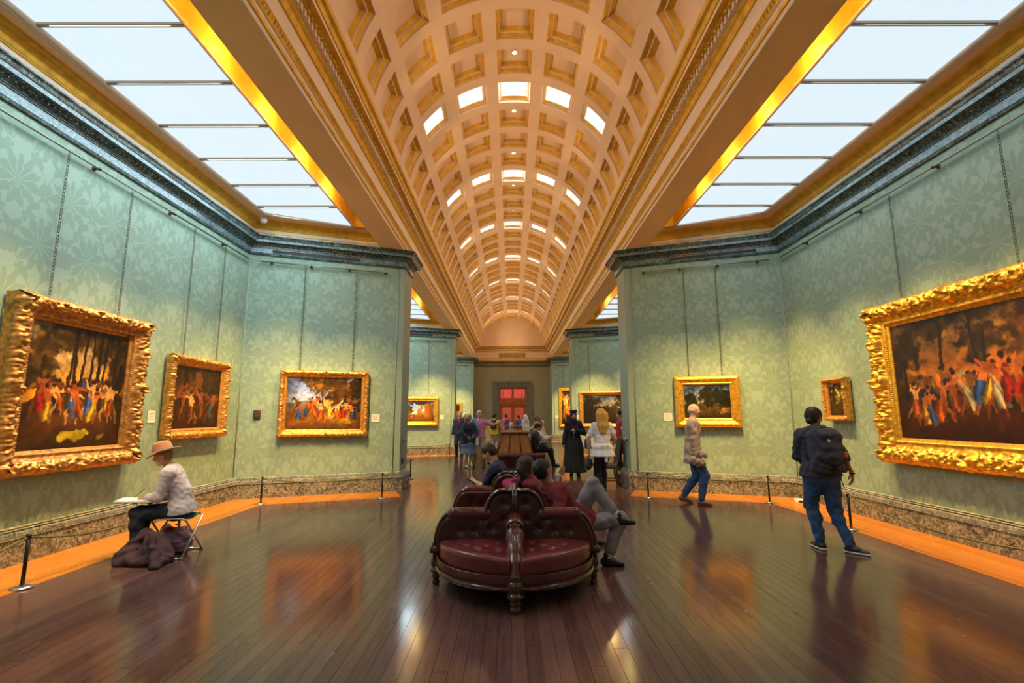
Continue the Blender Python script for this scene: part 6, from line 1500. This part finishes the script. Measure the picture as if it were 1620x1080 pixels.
# ---- couple and companion at the left
def couple():
    p = Person('person in a pink shirt and khaki trousers pointing to the right', (-1.03, 16.05, 0), R(188), 1.76, 'm', pel=(0, 0, .94), lean=(0, 0), head=(.25, 0, 0), skin='skin_pink', girth=1.12,
               ank=((-.13, .06, .085), (.17, -.05, .085)), wr=((-.66, .18, 1.40), (.27, .06, .82)), elb=((-.3, 0, -1), (.6, -1, 0)), q=.0135)
    p.hands = [((-1, .15, .15), (0, 1, 0), .2), None]
    p.body(); p.hair('hair_grey', 'short', .010); p.pants('c_khaki', 1.96, .018); p.shoes('shoe_brown'); p.top('c_pink', (.75, .75), .018, .03, 1.05, .004, 26, 'polo_shirt')
    sd = SDF(); sd.cone(p.sh[1]+np.array((0, .05, .055)), p.neck-p.Fw*.07, .05, .05, .04); sd.cone(p.neck-p.Fw*.07, p.sh[0]+np.array((0, .0, .055)), .05, .045, .04); sd.cone(p.sh[1]+np.array((0, .06, .05)), p.waist+p.Fw*.15+p.R*.03+p.U2*.05, .055, .03, .04); sd.cone(p.sh[1]+np.array((-.05, .08, .03)), p.waist+p.Fw*.16+p.R*.0, .04, .025, .04); sd.wrinkle(.005, 40); p.put('draped_jumper', sd, 'c_blue')
    MB().tube([tuple(p.pel+np.array((.155*math.cos(t), .125*math.sin(t), .07))) for t in np.linspace(0, 2*PI, 25)[:-1]], .014, 6, closed=True).build('belt', 'shoe_brown', p.e)
    e = empty('camera_case', (-1.03, 16.05, 0), R(188), 'small black case hanging at the side of the person in the pink shirt', 'bag'); b = SDF(); b.box((.26, .05, .62), (.05, .09, .11), .03); sdf_ob('case_body', b, .0135, 'c_black', e); MB().tube([(.26, .0, .72), (.265, .05, .79), (.26, .1, .72)], .006, 5).build('loop', 'c_black', e)
    p = Person('person in a navy jacket and denim skirt facing right', (-1.36, 15.75, 0), R(-150), 1.60, 'f', pel=(0, 0, .88), lean=(0, .02), lean2=(0, .08), head=(.35, 0, 0), skin='skin', girth=1.15, ank=((-.06, 0, .085), (.07, .03, .085)), wr=((-.10, .22, .98), (.14, .24, .95)), elb=((-1, -.5, -.3), (1, -.5, -.3)), q=.0135)
    p.body(); p.hair('hair_fair', 'bob', .02, .0); p.top('c_navy', (1.9, 1.9), .026, .16, 1.1, .003, 30, 'jacket', hemr=.02); p.skirt('c_denim_lt', .42, .235, 'skirt', nf=9, top=-.10, off=.035); p.shoes('shoe_tan')
    e = empty('shoulder_bag', (-1.36, 15.75, 0), R(-150), 'white and grey shoulder bag of the person in the denim skirt', 'bag'); b = SDF(); b.box((-.22, .16, .80), (.04, .10, .12), .02); sdf_ob('bag_body', b, .0135, 'c_white', e); MB().tube([(-.22, .1, .9), (-.12, .14, 1.2), (.0, .06, 1.40)], .010, 6).build('strap', 'c_grey', e)
    p = Person('person in a dark suit and tie half hidden by the left pier', (-2.02, 19.6, 0), R(170), 1.76, 'm', head=(.5, 0, 0), skin='skin_pink', q=.017, wr=((-.26, .1, .84), (.26, .1, .84)))
    p.body(); p.hair('hair_grey', 'short', .010); p.pants('c_navy', 1.96, .016); p.shoes('shoe_black'); p.top('c_navy', (1.95, 1.95), .022, .12, name='jacket'); p.tube('tie', [p.neck+p.Fw*.09-p.U2*.03, p.waist+p.Fw*.135+p.U2*.05], .025, 'c_magenta')
    p = Person('person in a red jumper standing behind the one in a denim skirt', (-1.90, 20.4, 0), R(160), 1.70, 'm', head=(-.4, 0, 0), skin='skin_pink', q=.017)
    p.body(); p.hair('hair_grey', 'short', .010); p.pants('c_navy', 1.96, .016); p.shoes('shoe_black'); p.top('c_red', (1.95, 1.95), .02, .10, name='jumper')
couple()

# ---- people on the sofa
def sitters():
    W3 = lambda u, v, y: np.array(at_y(u, v, y))
    # man in maroon, lounging on the right-hand side seat, legs crossed
    loc = (.84, 5.62, 0); rz = R(-72); L = lw_(loc, rz)
    p = Person('person in a maroon top and grey trousers lounging cross-legged on the sofa', loc, rz, 1.74, 'm', pel=(0, -.10, .475), lean=(0, -1.0), lean2=(0, -.62), head=(.35, .0, .05), skin='skin_tan',
               ank=(L((1.15, 5.55, .50)), L((1.02, 5.55, .085))), knee=((.2, .35, 1), (0, .3, 1)), toes=(L((loc[0]+1, loc[1]-.15, .05)), L((loc[0]+1, loc[1]-.1, 0))), wr=(L((.30, 6.10, .72)), L((.60, 5.38, .52))), elb=((-.3, -1, .3), (.8, -.6, -.4)), q=.0095)
    p.body(); p.hair('hair_black', 'short', .011); p.pants('c_grey', 1.80, .016, .004, 24, 1.15, k=.012); p.shoes('shoe_black', high=.02); p.top('c_maroon', (1.95, 1.9), .020, .06, 1.05, .003, 32, 'jumper')
    sk = SDF()
    for i in (0, 1): sk.cone(p.an[i]+(p.kn[i]-p.an[i])*.02, p.an[i]+(p.kn[i]-p.an[i])*.22, .043, .048, .01)
    p.put('socks', sk, 'c_offwhite')
    # long-haired woman in magenta beside him
    loc = (.44, 6.12, 0); rz = R(-64); L = lw_(loc, rz)
    p = Person('person in a magenta top with one striped sleeve raised, on the sofa', loc, rz, 1.64, 'f', pel=(0, .05, .455), lean=(0, -.85), lean2=(0, -.50), head=(-.62, .0, 0), skin='skin_tan', ank=(L((.95, 6.62, .085)), L((1.0, 6.35, .085))), toes=(L((loc[0]+1, loc[1]+.3, 0)),)*2,
               wr=(L((.02, 5.82, .76)), L((.58, 6.22, .86))), elb=((-1, -.4, .1), (.5, .2, -1)), q=.0095)
    p.hands = [None, ((.2, .6, .9), (-1, 0, .1), .5)]
    p.body(); p.hair('hair_brown', 'long', .018, .14); p.pants('c_black', 1.95, .012); p.shoes('shoe_black'); p.top('c_magenta', (1.9, .5), .016, .05, name='cardigan')
    sl = SDF(); p.arm(sl, 1, 1.92, .010); o = p.put('striped_sleeve', sl, 'c_white'); st = MB(); a, b = p.el[1], p.wr[1]; ax = vn(b-a); u = vn(np.cross(ax, (0, 0, 1))); v = np.cross(ax, u)
    for j in range(9):
        c = a+(b-a)*(.12+.09*j); r_ = .054-.0125*(.12+.09*j); MB().tube([tuple(c+(u*math.cos(t)+v*math.sin(t))*r_*p.k) for t in np.linspace(0, 2*PI, 17)[:-1]], .004, 4, closed=True).build('stripe', 'c_navy', o)
    # young man in navy T-shirt at the far left, bent over
    loc = (-.10, 6.78, 0); rz = R(80); L = lw_(loc, rz)
    p = Person('person in a navy T-shirt and shorts bent over a phone on the sofa', loc, rz, 1.74, 'm', pel=(0, .0, .445), lean=(0, .02), lean2=(0, .34), head=(.0, -.35, 0), skin='skin', ank=(L((-.62, 7.05, .085)), L((-.66, 6.72, .085))), wr=(L((-.50, 6.92, .70)), L((-.44, 6.74, .64))), elb=((-.7, -.6, -.6), (.9, -.6, -.6)), q=.0095)
    p.body(); p.hair('hair_brown', 'short', .010); p.pants('c_khaki', .92, .022, name='shorts'); p.shoes('shoe_black'); p.top('c_navy', (.72, .72), .018, .05, name='t_shirt', cuff=1.3)
    MB().tube([tuple(p.wr[1]-vn(p.wr[1]-p.el[1])*.03+np.array((.033*math.cos(t), .01*math.sin(t), .033*math.sin(t)))) for t in np.linspace(0, 2*PI, 15)[:-1]], .008, 6, closed=True).build('watch_strap', 'c_black', p.e)
    ph = empty('phone', (-.54, 6.86, .71), rz, 'dark phone held by the person in the navy T-shirt', 'phone'); MB().box((0, 0, 0), (.07, .14, .009), rx=.5, bev=.003).build('case', 'c_black', ph); MB().box((0, -.003, .006), (.062, .125, .002), rx=.5).build('screen', 'vent_black', ph)
sitters()

# ---- small figures around the far benches
def far():
    # man in black T-shirt and woman in white coat on the right seat of the first bench
    loc = (.82, 16.15, 0); rz = R(-80); L = lw_(loc, rz)
    p = Person('person in a black T-shirt seated on the panelled bench', loc, rz, 1.74, 'm', pel=(0, 0, .56), lean=(0, -.28), lean2=(0, .04), head=(0, -.45, 0), skin='skin', ank=(L((1.36, 16.35, .085)), L((1.36, 16.1, .085))), wr=(L((1.06, 16.3, .78)), L((1.06, 16.05, .76))), elb=((-1, -.5, -.5), (1, -.5, -.5)), q=.014)
    p.body(); p.hair('hair_black', 'short', .016); p.pants('c_black', 1.94, .015); p.shoes('shoe_black'); p.top('c_charcoal', (.8, .8), .018, .05, name='t_shirt')
    loc = (.90, 16.75, 0); rz = R(-75); L = lw_(loc, rz)
    p = Person('person in a white coat seated on the panelled bench', loc, rz, 1.66, 'f', pel=(0, 0, .56), lean=(0, -.08), lean2=(0, .06), head=(0, -.2, 0), skin='skin', ank=(L((1.42, 16.75, .085)), L((1.40, 16.55, .085))), wr=(L((1.28, 16.9, .92)), L((1.30, 16.6, .92))), elb=((-1, -.5, -.8), (1, -.5, -.8)), q=.014)
    p.body(); p.hair('hair_auburn', 'long', .018, .28); p.pants('c_offwhite', 1.94, .014); p.shoes('c_white'); p.top('c_offwhite', (1.9, 1.9), .026, .12, 1.1, .005, 24, 'coat', hemr=.03)
    e = empty('rucksack', (.98, 16.10, .46), 0, 'round black rucksack on the bench seat beside the person in the white coat', 'bag'); b = SDF(); b.ell((0, -.22, .16), (.17, .12, .17), k=.02); b.wrinkle(.004, 26); sdf_ob('bag_body', b, .014, 'c_black', e); MB().tube([(-.15, -.30, .10), (-.1, -.34, .25), (.0, -.33, .31), (.1, -.34, .25), (.15, -.30, .10)], .010, 6).build('piping', 'c_grey', e)
    # grey head seated on the far side of the first bench
    loc = (.0, 17.88, 0)
    p = Person('person in grey seated with their back to us behind the panelled bench', loc, 0, 1.72, 'm', pel=(0, 0, .55), lean=(0, -.1), ank=((-.1, .5, .085), (.1, .5, .085)), wr=((-.2, .35, .62), (.2, .35, .62)), q=.016)
    p.body(face=False, eyes=False); p.hair('hair_grey', 'short', .014); p.pants('c_navy', 1.94, .014); p.shoes('shoe_black'); p.top('c_grey', (1.9, 1.9), .02, .05, name='jumper')
    # figure in beige with a raised arm
    p = Person('person in a beige coat leaning with an outstretched arm', (1.20, 19.4, 0), R(60), 1.70, 'f', pel=(0, 0, .86), lean=(.12, .25), lean2=(.15, .5), head=(0, -.2, 0), wr=((-.15, .60, 1.12), (.35, .40, 1.38)), elb=((-.5, -.3, -1), (.6, .0, .3)), q=.016)
    p.body(face=False, eyes=False); p.hair('hair_auburn', 'long', .018, .16); p.pants('c_black', 1.94, .014); p.shoes('shoe_black'); p.top('c_beige', (1.9, 1.9), .028, .2, 1.1, .005, 24, 'coat', hemr=.03)
    # visitor in yellow
    p = Person('visitor in a yellow top with a dark bag near the far door', (-.75, 22.0, 0), R(-20), 1.66, 'm', head=(-.6, -.1, 0), wr=((-.26, .1, .84), (.10, .32, 1.12)), elb=((-.5, -1, 0), (1, -.5, -.5)), q=.017)
    p.body(); p.hair('hair_black', 'short', .014); p.pants('c_khaki', 1.94, .016); p.shoes('shoe_black'); p.top('c_yellow', (1.6, 1.6), .024, .12, name='jacket')
    e = empty('backpack', (-.75, 22.0, 0), R(-20), 'dark backpack on the visitor in yellow', 'backpack'); b = SDF(); b.box((.05, -.22, 1.22), (.12, .08, .19), .05); sdf_ob('pack_body', b, .017, 'c_charcoal', e); MB().tube([(.1, -.16, 1.38), (.12, -.03, 1.47), (.12, .1, 1.4)], .018, 6).build('strap', 'c_black', e)
    p = Person('visitor in pink with a maroon backpack beyond the benches', (-.28, 27.5, 0), R(10), 1.68, 'f', head=(-.4, 0, 0), q=.019)
    p.body(face=False, eyes=False); p.hair('hair_brown', 'short', .014); p.pants('c_navy', 1.94, .016); p.shoes('shoe_black'); p.top('c_pink', (1.6, 1.6), .02, .1, name='jacket')
    e = empty('backpack', (-.28, 27.5, 0), R(10), 'maroon backpack on the visitor in pink', 'backpack'); b = SDF(); b.box((0, -.22, 1.22), (.14, .09, .2), .05); sdf_ob('pack_body', b, .019, 'c_purple', e); MB().tube([(.1, -.16, 1.38), (.12, -.03, 1.47), (.12, .1, 1.4)], .018, 6).build('strap', 'c_purple', e)
    p = Person('visitor in blue beyond the benches', (.40, 27.8, 0), R(40), 1.62, 'm', head=(0, 0, 0), q=.019)
    p.body(face=False, eyes=False); p.hair('hair_auburn', 'short', .014); p.pants('c_navy', 1.94, .016); p.shoes('shoe_black'); p.top('c_handbag', (1.6, 1.6), .02, .1, name='jumper')
    p = Person('visitor in a white headscarf beyond the benches', (.78, 27.4, 0), R(30), 1.64, 'f', head=(0, 0, 0), q=.019)
    p.body(face=False, eyes=False); p.hair('c_white', 'long', .02, .12); p.skirt('c_white', .15, .24, 'long_skirt'); p.shoes('shoe_black'); p.top('c_white', (1.9, 1.9), .024, .1, name='tunic')
    # striped sleeve just showing beyond the right pier
    p = Person('person with a red and white sleeve mostly hidden behind the right pier', (2.92, 13.3, 0), R(90), 1.70, 'm', head=(0, 0, 0), wr=((-.26, .12, .95), (.26, .2, .95)), q=.015)
    p.body(); p.hair('hair_black', 'short', .014); p.pants('c_black', 1.94, .016); p.shoes('shoe_black'); p.top('c_red', (1.9, 1.9), .022, .1, name='jumper')
    for i in (0, 1):
        for j in range(2): c = p.sh[i]+(p.el[i]-p.sh[i])*(.45+.35*j); d = vn(p.el[i]-p.sh[i]); p.tube('stripe', [c-d*.03, c+d*.03], .080, 'c_white', 12)
far()
